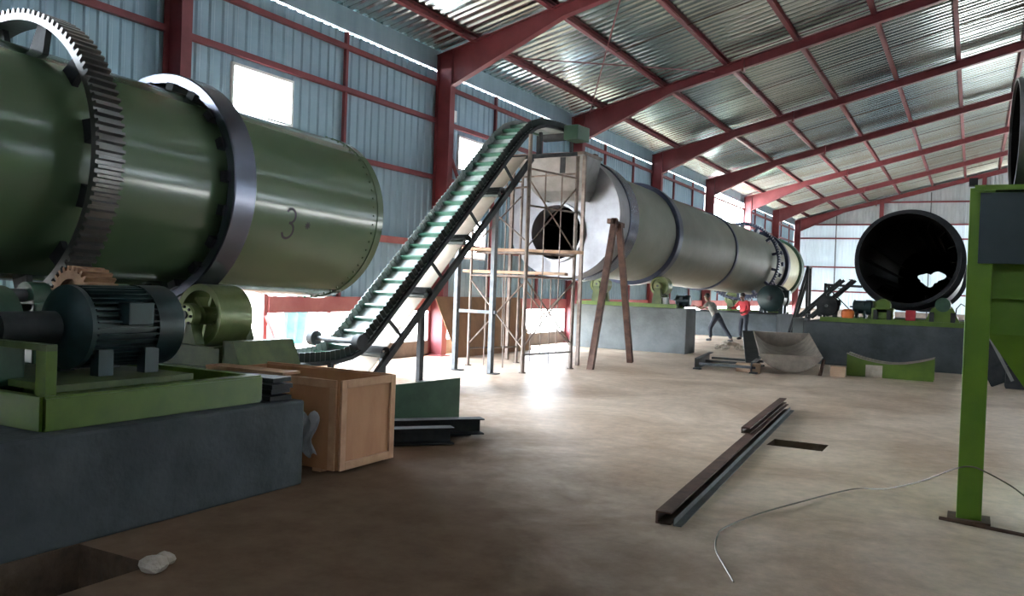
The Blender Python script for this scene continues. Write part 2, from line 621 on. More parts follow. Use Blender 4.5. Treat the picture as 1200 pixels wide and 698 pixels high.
for x in (-5.5, .35, 8.0, 12.9):
    o = MB().sweep(I_prof(.24, .26), (x, YF - .3, 0), (x, YF - .3, LB(x) - .02), up=(0, 1, 0)).build('gable_column', 'red_steel', gab)

# ---- right wall and near gable (behind the camera)
wr = struct(thing('wall_right', (WR, 0, 0)))
for i in range(-3, 7):
    a, b = YI(i), YI(i + 1)
    if i < 1:
        wall_sheets(wr, WR, a, b, ZB, ZT, -1)
    w0, w1 = a + 1.0, a + 2.42
    wall_sheets(wr, WR, a, w0, ZB, ZT, -1)
    wall_sheets(wr, WR, w1, b, ZB, ZT, -1)
    wall_sheets(wr, WR, w0, w1, WZ1, ZT, -1)
    wall_sheets(wr, WR, w0, w1, ZB, WZ0, -1)
    if i >= 1:
        portal((WR + .06, (w0 + w1) / 2, (WZ0 + WZ1) / 2), w1 - w0, WZ1 - WZ0, (-1, 0, 0))
    if i >= 2:
        portal((WR + .15, (a + b) / 2, .68), b - a - .3, .6, (-1, 0, 0))
    MB().bb(WR - .1, WR + .12, a + .1, b - .1, 0, .34 if i >= 2 else 1.12).build('dwarf_wall', 'dwarf_wall', wr)
    MB().bb(WR - .06, WR + .02, a + .1, b - .1, 6.57, LB(WR) + SHEET - .02).build('eave_beam', 'wall_sheet', wr)
    for z in (6.21, 5.38, 2.55, 1.17):
        MB().bb(WR - .12, WR - .03, a + .1, b - .1, z - .06, z + .06).build('girt', 'red_steel', wr)
near = struct(thing('wall_near', (RIDGE, Y0, 0)))
DX0, DX1, DZ = 90, 90.5, 3.0
for k in range(n):
    x0 = WL + k * wd
    top = min(LB(x0), LB(x0 + wd)) + SHEET - .02
    z0 = DZ if DX0 - wd / 2 < x0 + wd / 2 < DX1 + wd / 2 else 0
    o = inst('gable_sheet', gsheet, near, (x0, Y0, z0), (wd + .02, top - z0, 1))
    o.rotation_euler = (PI / 2, 0, 0)


# ---- portal frames
flabels = ['red steel portal frame nearest the camera, column behind the green drum',
           'red steel portal frame with column behind the inclined conveyor',
           'red steel portal frame above the feed chute of the grey drum',
           'red steel portal frame over the front half of the grey drum',
           'dark red portal frame at the near edge of the bright open bay',
           'red steel portal frame inside the bright open bay',
           'red steel portal frame last but one before the far gable',
           'red steel portal frame standing against the far gable wall']
for i in range(-2, 8):
    y = YI(i) - (.12 if i == 7 else 0)
    lab = flabels[i]
    if i == -1:
        lab = 'red steel portal frame crossing the hall beside the camera'
    if i == -2:
        lab = 'red steel portal frame near the entrance behind the camera'
    fr = thing('portal_frame', (RIDGE, y, 0), lab, 'steel frame', 'red portal frames of the hall')
    for sgn in (-1, 1):
        X = lambda x: x if sgn < 0 else 2 * RIDGE - x
        xc = WL + .26
        # column
        MB().sweep(I_prof(.20, .40), (X(xc), y, 0), (X(xc), y, 6.25), up=(1, 0, 0)).build('column', 'red_steel', fr)
        MB().bb(min(X(xc - .28), X(xc + .28)), max(X(xc - .28), X(xc + .28)), y - .2, y + .2, 0, .03).build('base_plate', 'red_steel', fr)
        # rafter: tapered web from the haunch, then constant, with flanges
        x0, x1, x2 = WL + .06, WL + 3.2, RIDGE
        topz = lambda x: 6.84 + SL * (x - WL)
        mb = MB()
        web = [(x0, 6.15), (x0 + .4, 6.15), (x1, topz(x1) - .26), (x2, topz(x2) - .26), (x2, topz(x2)), (x0, topz(x0))]
        mb.prism([(X(a), y - .008, b) for a, b in web], (0, .016, 0))
        for (a, b) in [((x0 + .4, 6.15), (x1, topz(x1) - .26)), ((x1, topz(x1) - .26), (x2, topz(x2) - .26)), ((x0, topz(x0)), (x2, topz(x2)))]:
            mb.bar((X(a[0]), y, a[1]), (X(b[0]), y, b[1]), .19, .02)
        for sx in (x0 + .02, x0 + .4):
            mb.bb(min(X(sx - .01), X(sx + .01)), max(X(sx - .01), X(sx + .01)), y - .095, y + .095, 6.13, topz(sx))
        mb.build('rafter', 'red_steel', fr)
        mb = MB()
        xs_ = WL + 5.2
        mb.bb(min(X(xs_ - .03), X(xs_ + .03)), max(X(xs_ - .03), X(xs_ + .03)), y - .11, y + .11, topz(xs_) - .36, topz(xs_) + .02)
        mb.build('splice_plate', 'red_steel', fr)

# ---- roof
roof = struct(thing('ceiling', (RIDGE, 0, 0)))
rl = math.hypot(1, SL)
SLOPE_LEN = (RIDGE - .45 - (WL - .35)) * rl
rsheet = sheet_mesh('roof_sheet', 1.063, 4, .035, 1.0, 'roof_sheet')
rlight = sheet_mesh('rooflight_sheet', 1.063, 4, .035, 1.0, 'rooflight')
ns = int((Y1 - Y0) / 1.063) + 1
ang = math.atan(SL)
for sgn in (-1, 1):
    for k in range(ns):
        yy = Y0 + k * 1.063 - .03
        xe = WL - .35
        ze = LB(WL) + SHEET - .35 * SL + .003
        xr = RIDGE - .45
        zr = ze + SL * (xr - xe)
        for nm, me, xa, za, ln in (('roof_sheet', rsheet, xe, ze, SLOPE_LEN), ('roof_sheet', rsheet, xr, zr, .45 * rl)):
            o = bpy.data.objects.new(nm, me)
            COL.objects.link(o)
            o.parent = roof
            # local x -> world Y ; local y -> up the slope ; local z -> down-normal mirrored by scale
            if sgn < 0:
                bx = Vector((0, 1, 0)); by = Vector((1, 0, SL)).normalized(); bz = bx.cross(by)
                loc = Vector((xa, yy, za))
            else:
                bx = Vector((0, 1, 0)); by = Vector((-1, 0, SL)).normalized(); bz = -bx.cross(by)
                loc = Vector((2 * RIDGE - xa, yy, za))
            Mx = Matrix((Vector((0, 1.06, -.007)), by * ln, bz)).transposed().to_4x4()
            Mx.translation = loc - ORG[roof.name]
            o.matrix_local = Mx
PX = [-10.1, -8.2, -6.38, -4.5, -2.6, -.76, 1.08, 2.9]
for x in PX:
    for xx in (x, 2 * RIDGE - x):
        z = LB(x) + .24 + .075
        MB().sweep(C_prof(.11, .155, .012), (xx, Y0 + .1, z), (xx, Y1 - .1, z)).build('purlin', 'red_steel', roof)
for i in range(-1, 7):        # sag rods between purlins, mid-bay
    ym = (YI(i) + YI(i + 1)) / 2
    for a, b in zip(PX[:-1], PX[1:]):
        MB().tube((a, ym, LB(a) + .30), (b, ym, LB(b) + .30), .012, 6).build('sag_rod', 'rust_steel', roof)
# roof bracing in the bay above the conveyor
for nm, p, q, lb in (('brace_rod', (WL + .7, YI(1) + .15, LB(WL + .7) + .1), (-6.6, YI(2) - .2, LB(-6.6) + .1), 'thin dark roof brace rod running almost level above the conveyor head'),
                     ('brace_rod', (WL + .7, YI(2) - .2, LB(WL + .7) + .15), (-6.6, YI(1) + .15, LB(-6.6) + .15), 'thin red roof brace rod rising steeply above the conveyor head')):
    tag(MB().tube(p, q, .016, 6).build(nm, 'red_steel', origin=p), lb, 'brace')

# ================================================================== green drum on the left
def drum_axis(o, slope):
    return Vector(o), Vector((0, 1, slope)).normalized()


def ring_boxes(mb, o, ax, r, t, size, n, a_off=0.):
    """n boxes around an axis; size = (radial, tangential, axial)"""
    x = ax.cross(Vector((0, 0, 1))).normalized()
    y = x.cross(ax)
    for k in range(n):
        a = a_off + 2 * PI * k / n
        d = x * math.cos(a) + y * math.sin(a)
        tg = -x * math.sin(a) + y * math.cos(a)
        mb.box(o + ax * t + d * r, size, Matrix((d, tg, ax)).transposed())


def toothed_ring(o, ax, ri, rr, ro, t0, t1, n):
    mb = MB()
    mb.lathe([(ri, t0), (rr, t0), (rr, t1), (ri, t1)], o, ax, n)
    x = ax.cross(Vector((0, 0, 1))).normalized()
    y = x.cross(ax)
    da = 2 * PI / n
    for k in range(n):
        a = k * da
        vs = []
        for t in (t0, t1):
            for (r, ad) in ((rr - .005, -.30), (rr - .005, .30), (ro, .16), (ro, -.16)):
                d = x * math.cos(a + ad * da) + y * math.sin(a + ad * da)
                vs.append(o + ax * t + d * r)
        mb.add(vs, [(0, 1, 2, 3), (7, 6, 5, 4), (0, 4, 5, 1), (1, 5, 6, 2), (2, 6, 7, 3), (3, 7, 4, 0)])
    return mb


O1, A1 = drum_axis((-8.0, 6.5, 2.57), -.030)
d1 = thing('rotary_drum', (-8.0, 6.5, .6), 'big olive green rotary drum with toothed ring gear on the left', 'drum')
mb = MB()
RD = 1.09
mb.lathe([(RD, -4.2), (RD, 2.62), (RD - .02, 2.62), (RD - .02, -4.2)], O1, A1, 96)
shell1 = mb.build('shell', 'drum_green', d1, smooth=True)
MB().lathe([(RD + .012, 2.50), (RD + .012, 2.62), (RD - .03, 2.62), (RD - .03, 2.50)], O1, A1, 96).build('end_rim', 'drum_green', d1, smooth=True)
mb = MB(); ring_boxes(mb, O1, A1, RD + .008, 2.42, (.02, .022, .022), 60); mb.build('bolt_row', 'drum_green', shell1)
# tyre with pads
ty = MB().lathe([(1.17, -.13), (1.265, -.13), (1.28, -.115), (1.28, .165), (1.265, .18), (1.17, .18)], O1, A1, 96).build('tyre', 'tyre_steel', d1, smooth=True)
for k in range(20):
    mb = MB()
    x = A1.cross(Vector((0, 0, 1))).normalized(); y = x.cross(A1)
    a = 2 * PI * (k + .3) / 20
    d = x * math.cos(a) + y * math.sin(a); tg = -x * math.sin(a) + y * math.cos(a)
    mb.box(O1 + A1 * .0 + d * 1.135, (.08, .11, .33), Matrix((d, tg, A1)).transposed())
    mb.build('tyre_pad', 'black_steel', ty)
# girth gear with spring plates
gg = toothed_ring(O1, A1, 1.325, 1.385, 1.43, -1.80, -1.54, 112).build('ring_gear', 'gear_steel', d1)
for k in range(12):
    a = 2 * PI * (k + .45) / 12
    x = A1.cross(Vector((0, 0, 1))).normalized(); y = x.cross(A1)
    d = lambda ang_: x * math.cos(ang_) + y * math.sin(ang_)
    c0, c1 = O1 + A1 * -1.70, O1 + A1 * -1.60
    p = [c0 + d(a - .10) * (RD - .01), c0 + d(a + .10) * (RD - .01), c0 + d(a + .05) * 1.33, c0 + d(a - .05) * 1.33]
    MB().prism(p, A1 * .06).build('gear_bracket', 'black_steel', gg)


def on_drum(t, a, r):      # a: angle from the +X side, positive up
    x = Vector((1, 0, 0)); y = x.cross(A1) * -1
    if y.z < 0:
        y = -y
    return O1 + A1 * t + (x * math.cos(a) + y * math.sin(a)) * r


def mark(pts, wdt, name):
    mb = MB()
    for i in range(len(pts) - 1):
        (t0, a0), (t1, a1) = pts[i], pts[i + 1]
        dx, dy = t1 - t0, (a1 - a0) * RD
        L_ = math.hypot(dx, dy) or 1
        nx, ny = -dy / L_ * wdt / 2, dx / L_ * wdt / 2
        q = []
        for (t, a, s) in ((t0, a0, 1), (t1, a1, 1), (t1, a1, -1), (t0, a0, -1)):
            q.append((t + nx * s, a + ny * s / RD))
        mb.add([on_drum(t, a, RD + .004) for t, a in q], [(0, 1, 2, 3)])
    return mb.build(name, 'marker_black', shell1)


cx, ca = .92, -.24
pts = []
for k in range(17):
    th = R(150 - k * 15.5)
    pts.append((cx + .075 * math.cos(th), ca + .075 + .075 * math.sin(th)))
pts2 = []
for k in range(17):
    th = R(85 - k * 15.5)
    pts2.append((cx + .085 * math.cos(th), ca - .085 + .085 * math.sin(th)))
mark(pts, .03, 'painted_three')
mark(pts2, .03, 'painted_three')
mark([(1.22 + .02 * math.cos(R(k * 45)), -.24 + .02 * math.sin(R(k * 45))) for k in range(10)], .05, 'painted_dot')

# concrete plinths of the green drum
tag(MB().bb(-9.6, -4.68, 2.78, 5.24, 0, .68).build('concrete_plinth', 'concrete', bevel=.02), 'dark grey concrete plinth under the motor of the green drum', 'plinth')
tag(MB().bb(-9.5, -6.35, 5.95, 7.2, 0, .72).build('concrete_plinth', 'concrete', bevel=.02), 'concrete plinth behind the plywood crate carrying the roller station', 'plinth')

# base frame of welded channels on the plinth
bf = thing('motor_base_frame', (-6.0, 4.0, .68), 'green welded channel base frame on the dark concrete plinth', 'frame')
for p, q in (((-4.80, 3.13, .79), (-4.80, 4.87, .79)), ((-6.3, 4.87, .79), (-6.3, 3.13, .79))):
    MB().sweep(C_prof(-.09, .21, .014), p, q).build('channel', 'frame_green', bf)
for yy in (3.14, 3.95, 4.86):
    MB().bar((-6.28, yy, .79), (-4.82, yy, .79), .06, .205).build('cross_channel', 'frame_green', bf)
MB().bb(-6.2, -4.95, 3.3, 4.35, .89, .935).build('mounting_plate', 'frame_green_worn', bf)
MB().bb(-7.4, -6.3, 3.3, 5.2, .68, .86).build('pinion_bed', 'frame_green_worn', bf)
MB().bb(-4.93, -4.83, 3.15, 3.22, .89, 1.16).build('guard_post', 'frame_green', bf)
MB().bb(-5.6, -4.83, 3.15, 3.22, 1.16, 1.20).build('guard_bar', 'frame_green_worn', bf)


def motor(label, c, ax, r, L_, m='motor_teal', group=None, fins=True, base=None, fan_first=False):
    """electric motor: finned body, end bells, fan cover, terminal box, feet, shaft"""
    c, ax = Vector(c), Vector(ax).normalized()
    zb = c.z - r * 1.12 if base is None else base
    t = thing('electric_motor', (c.x, c.y, zb), label, 'motor', group)
    h_ = L_ / 2
    MB().cyl(c, ax, r * .90, -h_ * .62, h_ * .5, 32).build('body', m, t, smooth=True)
    if fins:
        mb = MB()
        side = ax.cross(Vector((0, 0, 1))).normalized()
        for k in range(40):
            a = 2 * PI * k / 40
            d = side * math.cos(a) + Vector((0, 0, 1)) * math.sin(a)
            tg = ax.cross(d)
            mb.box(c + d * r * .93 - ax * h_ * .06, (r * .14, r * .035, L_ * .54), Matrix((d, tg, ax)).transposed())
        mb.build('cooling_fins', m, t)
    s = -1 if fan_first else 1
    ea, eb = (-h_ * .62, -h_ * .74)
    MB().lathe([(1e-4, -s * h_ * .62), (r, -s * h_ * .62), (r, -s * h_ * .7), (r * .6, -s * h_ * .82), (1e-4, -s * h_ * .82)], c, ax, 32, closed=False).build('end_bell', m, t, smooth=True)
    MB().lathe([(1e-4, s * h_ * .42), (r * 1.02, s * h_ * .42), (r * 1.02, s * h_ * .88), (r * .8, s * h_ * 1.0), (1e-4, s * h_)], c, ax, 32, closed=False).build('fan_cover', m, t, smooth=True)
    MB().cyl(c, ax, r * .14, -s * h_ * .82 if s < 0 else -h_ * 1.1, -s * h_ * .8 if s > 0 else h_ * 1.1, 12).build('shaft', 'grey_steel', t, smooth=True)
    side = ax.cross(Vector((0, 0, 1))).normalized()
    Mx = Matrix((ax, side, Vector((0, 0, 1)))).transposed()
    MB().box(c + side * r * .95 + Vector((0, 0, r * .35)), (L_ * .22, r * .5, r * .55), Mx).build('terminal_box', m, t, bevel=.008)
    for sd in (-1, 1):
        for e in (-.35, .3):
            z0 = zb
            ch = c.z - r * .5
            MB().box(Vector((c.x, c.y, (z0 + ch) / 2)) + side * sd * r * .72 + ax * e * L_ * .6, (L_ * .12, r * .3, ch - z0), Mx).build('foot', m, t)
    return t


motor('large dark teal finned electric motor on the green base frame', (-5.45, 4.02, 1.26), (0, 1, 0), .29, .95, base=.935)
# reducer + pinion
rd = thing('gear_reducer', (-6.2, 3.45, .86), 'dark green gear reducer housing beside the large motor', 'gearbox')
MB().bb(-7.2, -5.45, 3.02, 3.42, .86, 1.2).build('lower_housing', 'dark_green', rd, bevel=.03)
mb = MB().cyl((-6.95, 3.22, 1.36), (0, 1, 0), .33, -.2, .2, 40)
mb.cyl((-6.3, 3.22, 1.3), (0, 1, 0), .37, -.2, .2, 40)
mb.cyl((-5.75, 3.22, 1.26), (0, 1, 0), .27, -.2, .2, 40)
mb.build('upper_housing', 'dark_green', rd, smooth=True)
MB().cyl((-5.45, 3.3, 1.26), (0, 1, 0), .11, -.1, .3, 24).build('coupling', 'black_steel', rd, smooth=True)
pn = thing('drive_pinion', (-6.86, 4.8, .86), 'small rusty drive pinion meshing under the big ring gear', 'gear')
c = Vector((-6.86, 4.82, 1.41))
toothed_ring(c, A1, .16, .235, .275, -.16, .14, 26).build('toothed_rim', 'rust_gear', pn)
MB().lathe([(.05, -.10), (.17, -.10), (.17, .08), (.05, .08)], c, A1, 24).build('web', 'rust_gear', pn, smooth=True)
MB().cyl(c, A1, .055, -1.45, .5, 16).build('shaft', 'grey_steel', pn, smooth=True)
for yy in (4.35, 5.15):
    MB().bb(-7.0, -6.72, yy - .08, yy + .08, .86, 1.38).build('bearing_block', 'dark_green', pn, bevel=.02)
    MB().cyl((-6.86, yy, 1.41), (0, 1, 0), .13, -.08, .08, 24).build('bearing_cap', 'dark_green', pn, smooth=True)


def roller(label, X, Y, Z, r, wdt, ax, zbase, side, m='roller_green', group='support rollers of the drums', big=True):
    """support roller: rim, spokes, hub, shaft, two bearings on a trapezoid stand"""
    t = thing('support_roller', (X, Y, zbase), label, 'roller', group)
    o = Vector((X, Y, Z))
    MB().lathe([(r * .80, -wdt / 2), (r, -wdt / 2), (r, wdt / 2), (r * .80, wdt / 2)], o, ax, 40).build('rim', m, t, smooth=True)
    if big:
        x = ax.cross(Vector((0, 0, 1))).normalized(); y = x.cross(ax)
        for k in range(6):
            a = 2 * PI * k / 6 + .3
            d = x * math.cos(a) + y * math.sin(a); tg = -x * math.sin(a) + y * math.cos(a)
            MB().box(o + d * r * .5, (r * .7, r * .1, wdt * .5), Matrix((d, tg, ax)).transposed()).build('spoke', m, t)
        MB().cyl(o, ax, r * .3, -wdt * .5, wdt * .5, 24).build('hub', m, t, smooth=True)
    else:
        MB().cyl(o, ax, r * .82, -wdt * .3, wdt * .3, 24).build('web', m, t, smooth=True)
    MB().cyl(o, ax, r * .13, -wdt * .95, wdt * .95, 16).build('shaft', 'grey_steel', t, smooth=True)
    for s in (-1, 1):
        yy = Y + s * wdt * .8
        b = MB().lathe([(1e-4, -.05), (r * .36, -.05), (r * .40, -.03), (r * .40, .05), (1e-4, .05)], (X, yy, Z), (0, 1, 0), 28, closed=False).build('bearing', 'roller_green', t, smooth=True)
        if big:
            mb = MB()
            for k in range(8):
                a = 2 * PI * k / 8
                mb.cyl((X + r * .29 * math.cos(a), yy, Z + r * .29 * math.sin(a)), (0, 1, 0), r * .045, -.065, .065, 8)
            mb.build('bearing_bolts', 'black_steel', b)
        MB().prism([(X - r * .55, yy - .06, zbase), (X + r * .55, yy - .06, zbase), (X + r * .3, yy - .06, Z - r * .2), (X - r * .3, yy - .06, Z - r * .2)], (0, .12, 0)).build('bearing_pedestal', 'frame_green_worn', t)
    return t


for s, lb in ((1, 'green spoked support roller under the green drum beside the crate'), (-1, 'green support roller under the far side of the green drum')):
    roller(lb, -8.0 + s * .877, 6.525, 1.22, .33, .44, A1, .94, s)
rb = thing('roller_base', (-8, 6.52, .72), 'green trapezoid roller base frame under the spoked roller', 'frame')
for yy in (6.08, 6.97):
    MB().sweep(C_prof(.08, .22, .014), (-9.4, yy, .83), (-6.55, yy, .83)).build('channel', 'frame_green_worn', rb)
for x in (-9.2, -8.0, -6.75):
    MB().bb(x - .06, x + .06, 6.12, 6.93, .73, .93).build('cross_channel', 'frame_green_worn', rb)
MB().prism([(-6.54, 6.1, .72), (-6.28, 6.1, .72), (-6.40, 6.1, 1.0), (-6.54, 6.1, 1.0)], (0, .85, 0)).build('stop_block', 'frame_green_worn', rb)

# ================================================================== crate and pieces beside it
cr_ = thing('wooden_crate', (-5.7, 6.03, 0), 'open plywood crate with battened edges in front of the conveyor', 'crate')
x0, x1, y0, y1, z1 = -6.25, -4.67, 5.66, 6.42, .80
MB().bb(x1 - .02, x1, y0 + .02, y1 - .02, .03, z1 - .02).build('end_panel', 'plywood', cr_)
MB().bb(x0, x1 - .02, y0, y0 + .02, .03, z1 - .02).build('side_panel', 'plywood', cr_)
MB().bb(x0, x1 - .02, y1 - .02, y1, .03, z1 - .02).build('side_panel', 'plywood', cr_)
MB().bb(x0, x0 + .02, y0 + .02, y1 - .02, .03, z1 - .02).build('end_panel', 'plywood', cr_)
MB().bb(x0, x1, y0 + .02, y1 - .02, .03, .06).build('bottom_panel', 'plywood', cr_)
for yy in (y0 + .035, y1 - .035):
    MB().bb(x1, x1 + .022, yy - .035, yy + .035, .03, z1).build('batten', 'plywood_edge', cr_, bevel=.004)
for zz in (.065, z1 - .035):
    MB().bb(x1, x1 + .022, y0 + .07, y1 - .07, zz - .035, zz + .035).build('batten', 'plywood_edge', cr_, bevel=.004)
for yy, s in ((y0, -1), (y1, 1)):
    MB().bb(x0, x1 - .03, min(yy, yy + s * .022), max(yy, yy + s * .022), z1 - .07, z1).build('batten', 'plywood_edge', cr_, bevel=.004)
    MB().bb(x1 - .10, x1 - .03, min(yy, yy + s * .022), max(yy, yy + s * .022), .03, z1 - .07).build('batten', 'plywood_edge', cr_, bevel=.004)
for x in (-6.1, -5.5, -4.9):
    MB().bb(x - .05, x + .05, y0, y1, 0, .03).build('skid', 'plywood_edge', cr_)
# torn plastic hanging on the crate's side
mb = MB()
nx, nz = 9, 12
vs = []
for j in range(nz):
    for i in range(nx):
        u, v = i / (nx - 1), j / (nz - 1)
        x = -5.08 + .20 * u + .03 * math.sin(7 * v)
        z = .50 - .36 * v + .03 * math.sin(9 * u)
        y = y0 - .032 - .016 * (1 + math.sin(11 * u + 5 * v)) - .006 * math.sin(17 * v + 3 * u)
        vs.append((x, y, z))
mb.add(vs, [(j * nx + i, j * nx + i + 1, (j + 1) * nx + i + 1, (j + 1) * nx + i) for j in range(nz - 1) for i in range(nx - 1)])
pf = mb.build('plastic_wrap', 'plastic_film', smooth=True)
pf.modifiers.new('s', 'SOLIDIFY').thickness = .003
tag(pf, 'crumpled torn plastic film hanging on the side of the crate', 'plastic')
tag(MB().box((-5.12, 5.45, .30), (.16, .02, .6), Matrix.Rotation(R(-14), 3, 'X') @ Matrix.Rotation(R(10), 3, 'Y')).build('wood_offcut', 'plywood_edge'), 'narrow wood offcut leaning between plinth and crate', 'offcut')
for k in range(4):
    tag(MB().box((-5.15 - .05 * (k % 2), 5.07, .705 + k * .045), (.8, .22, .035), Matrix.Rotation(R((-4, 3, -2, 5)[k]), 3, 'Z')).build('steel_shim', 'black_steel'),
        ['lowest', 'second lowest', 'second highest', 'topmost'][k] + ' black steel strip in the stack at the far end of the dark plinth', 'strip', 'stack of black strips on the plinth')
# cardboard lying on the crate edge
tag(MB().box((-5.75, 5.72, .811), (.95, .22, .02)).build('plywood_offcut', 'plywood_edge'), 'loose plywood strip lying across the open crate', 'board')

tag(MB().prism([(-5.95, 7.62, .02), (-5.42, 8.80, .02), (-5.42, 8.80, .52), (-5.95, 7.62, .45)], (-.012, .006, 0)).build('green_plate', 'dark_green'), 'dark green steel plate standing on edge behind the crate', 'plate')
for p, q, m, lb in (((-5.45, 7.25, .12), (-4.72, 8.10, .12), 'black_steel', 'black steel channel on the floor against the green plate'),
                    ((-5.4, 6.72, .10), (-4.72, 7.50, .10), 'black_steel', 'black steel channel on the floor nearest the crate')):
    t = thing('steel_channel', (q[0], q[1], 0), lb, 'channel', 'black channels by the crate')
    MB().sweep(C_prof(.16, .17, .014), p, q, up=(0, 0, 1)).build('channel', m, t)
    MB().box((Vector(p) + Vector(q)) / 2 + Vector((0, 0, -.105)), (.9, .09, .02 if p[2] > .11 else .02), Matrix.Rotation(R(50), 3, 'Z')).build('foot_strip', m, t)

# ================================================================== inclined sidewall conveyor
CV = thing('belt_conveyor', (-8.45, 11.93, 0), 'inclined sidewall belt conveyor rising to the grey drum', 'conveyor')
CD = Vector((.11, .994, 0)).normalized()
CN = Vector((CD.y, -CD.x, 0))
def cp_(s, q, z): return Vector((-8.45, 11.93, 0)) + CD * s + CN * q + Vector((0, 0, z))
ctrl = [(-3.7, .50), (-2.05, .50), (-1.75, .53), (-1.5, .62), (-1.3, .76), (2.45, 4.33), (2.75, 4.60), (3.1, 4.84), (3.5, 4.97), (3.9, 5.0), (4.75, 5.0)]
path = []
for (a, b) in zip(ctrl[:-1], ctrl[1:]):
    L_ = math.hypot(b[0] - a[0], b[1] - a[1])
    k = max(1, int(L_ / .05))
    path += [(a[0] + (b[0] - a[0]) * j / k, a[1] + (b[1] - a[1]) * j / k) for j in range(k)]
path.append(ctrl[-1])
def nrm(i):
    a, b = path[max(0, i - 1)], path[min(len(path) - 1, i + 1)]
    d = Vector((b[0] - a[0], b[1] - a[1])).normalized()
    return (-d.y, d.x)
def strip(mb, q0, q1, dn0, dn1, zig=0.):
    """ribbon following the belt: from lateral q0/normal offset dn0 to q1/dn1"""
    vs, fs = [], []
    for i, (s, z) in enumerate(path):
        nn = nrm(i)
        zz = zig * (1 if i % 2 else -1)
        vs += [cp_(s + nn[0] * dn0, q0 + zz, z + nn[1] * dn0), cp_(s + nn[0] * dn1, q1 + zz, z + nn[1] * dn1)]
    for i in range(len(path) - 1):
        fs.append((2 * i, 2 * i + 1, 2 * i + 3, 2 * i + 2))
    mb.add(vs, fs)
    return mb
b1 = strip(MB(), -.34, .34, -.06, -.06).build('belt', 'belt_lit_grey', CV, smooth=True)
b1.modifiers.new('s', 'SOLIDIFY').thickness = .012
for q, nm in ((-.31, 'sidewall'), (.31, 'sidewall')):
    sw = strip(MB(), q, q, -.06, .085, .02).build('sidewall', 'belt_lit_grey' if q < 0 else 'rubber', CV)  # left sidewall lighter: light on its inner face put into the colour
    sw.modifiers.new('s', 'SOLIDIFY').thickness = .006
acc = 0
for i in range(1, len(path)):
    acc += math.hypot(path[i][0] - path[i - 1][0], path[i][1] - path[i - 1][1])
    if acc > .30:
        acc = 0
        nn = nrm(i)
        s, z = path[i]
        a = cp_(s + nn[0] * -.055, -.29, z + nn[1] * -.055); b = cp_(s + nn[0] * -.055, .29, z + nn[1] * -.055)
        MB().bar(a + Vector((0, 0, .035)), b + Vector((0, 0, .035)), .03, .09, up=(CD * nn[0] + Vector((0, 0, nn[1])))).build('cleat', 'belt_green', CV)
def stringer(q, dn, w_, h_, name, m, lo=0, hi=None):
    mb = MB()
    hi = len(path) - 1 if hi is None else hi
    idx = list(range(lo, hi, 4)) + [hi]
    prof = [(-w_ / 2, dn - h_ / 2), (w_ / 2, dn - h_ / 2), (w_ / 2, dn + h_ / 2), (-w_ / 2, dn + h_ / 2)]
    vs, fs = [], []
    for i in idx:
        nn = nrm(i)
        s, z = path[i]
        vs += [cp_(s + nn[0] * b, q + a, z + nn[1] * b) for a, b in prof]
    for k in range(len(idx) - 1):
        for j in range(4):
            fs.append((4 * k + j, 4 * k + (j + 1) % 4, 4 * k + 4 + (j + 1) % 4, 4 * k + 4 + j))
    fs += [(3, 2, 1, 0), tuple(len(idx) * 4 - 4 + j for j in range(4))]
    mb.add(vs, fs)
    return mb.build(name, m, CV)
stringer(-.38, -.075, .06, .06, 'stringer', 'dark_green')
stringer(.38, -.075, .06, .06, 'stringer', 'black_steel')
ib = next(i for i, p in enumerate(path) if p[0] > -1.25)
it = next(i for i, p in enumerate(path) if p[0] > 2.5)
for q in (-.42, .43):
    MB().bar(cp_(-1.2, q, .17), cp_(3.0, q, 4.16), .07, .10).build('lower_chord', 'black_steel', CV)
    for s in (-.9, .1, 1.1, 2.1):
        z = 1.98 + .952 * s
        MB().bar(cp_(s, q, z - .1), cp_(s + .33, q, z - .38), .03, .05).build('strut', 'black_steel', CV)
mb = MB()
a0, a1 = (-1.25, .24), (2.9, 4.19)
mb.add([cp_(a0[0], -.36, a0[1]), cp_(a0[0], .36, a0[1]), cp_(a1[0], .36, a1[1]), cp_(a1[0], -.36, a1[1])], [(0, 1, 2, 3)])
rb_ = mb.build('return_belt', 'belt_under', CV)
rb_.modifiers.new('s', 'SOLIDIFY').thickness = .012
for s in (-1.0, 0.0, 1.0, 2.0):
    z = 1.44 + .952 * s
    br = MB().lathe([(.085, -.43), (.10, -.43), (.10, .47), (.085, .47)], cp_(s, 0, z + .04), CN, 20, a0=0, a1=PI).build('idler_guard', 'black_steel', CV, smooth=True)
    MB().cyl(cp_(s, 0, z), CN, .05, -.40, .40, 16).build('return_idler', 'rubber', CV, smooth=True)
for s, z, r in ((-3.6, .44, .13), (4.65, 4.93, .14)):
    MB().cyl(cp_(s, 0, z), CN, r, -.36, .36, 24).build('pulley', 'black_steel', CV, smooth=True)
for s, q, zt in ((-.04, .43, 1.22), (-.04, -.42, 1.22), (1.97, .43, 3.12), (1.97, -.42, 3.12)):
    MB().sweep(C_prof(.08, .10, .01), cp_(s, q - .04, 0), cp_(s, q - .04, zt), up=CD).build('leg', 'grey_steel' if s > 1 else 'black_steel', CV)
    MB().box(cp_(s, q, .01), (.18, .18, .02)).build('foot_plate', 'black_steel', CV)
MB().bar(cp_(1.97, -.42, 1.15), cp_(1.97, .43, 1.15), .06, .06).build('leg_tie', 'grey_steel', CV)
for s in (-3.5, -2.1):
    for q in (-.4, .4):
        MB().bar(cp_(s, q, 0), cp_(s, q, .42), .07, .07).build('leg', 'black_steel', CV)
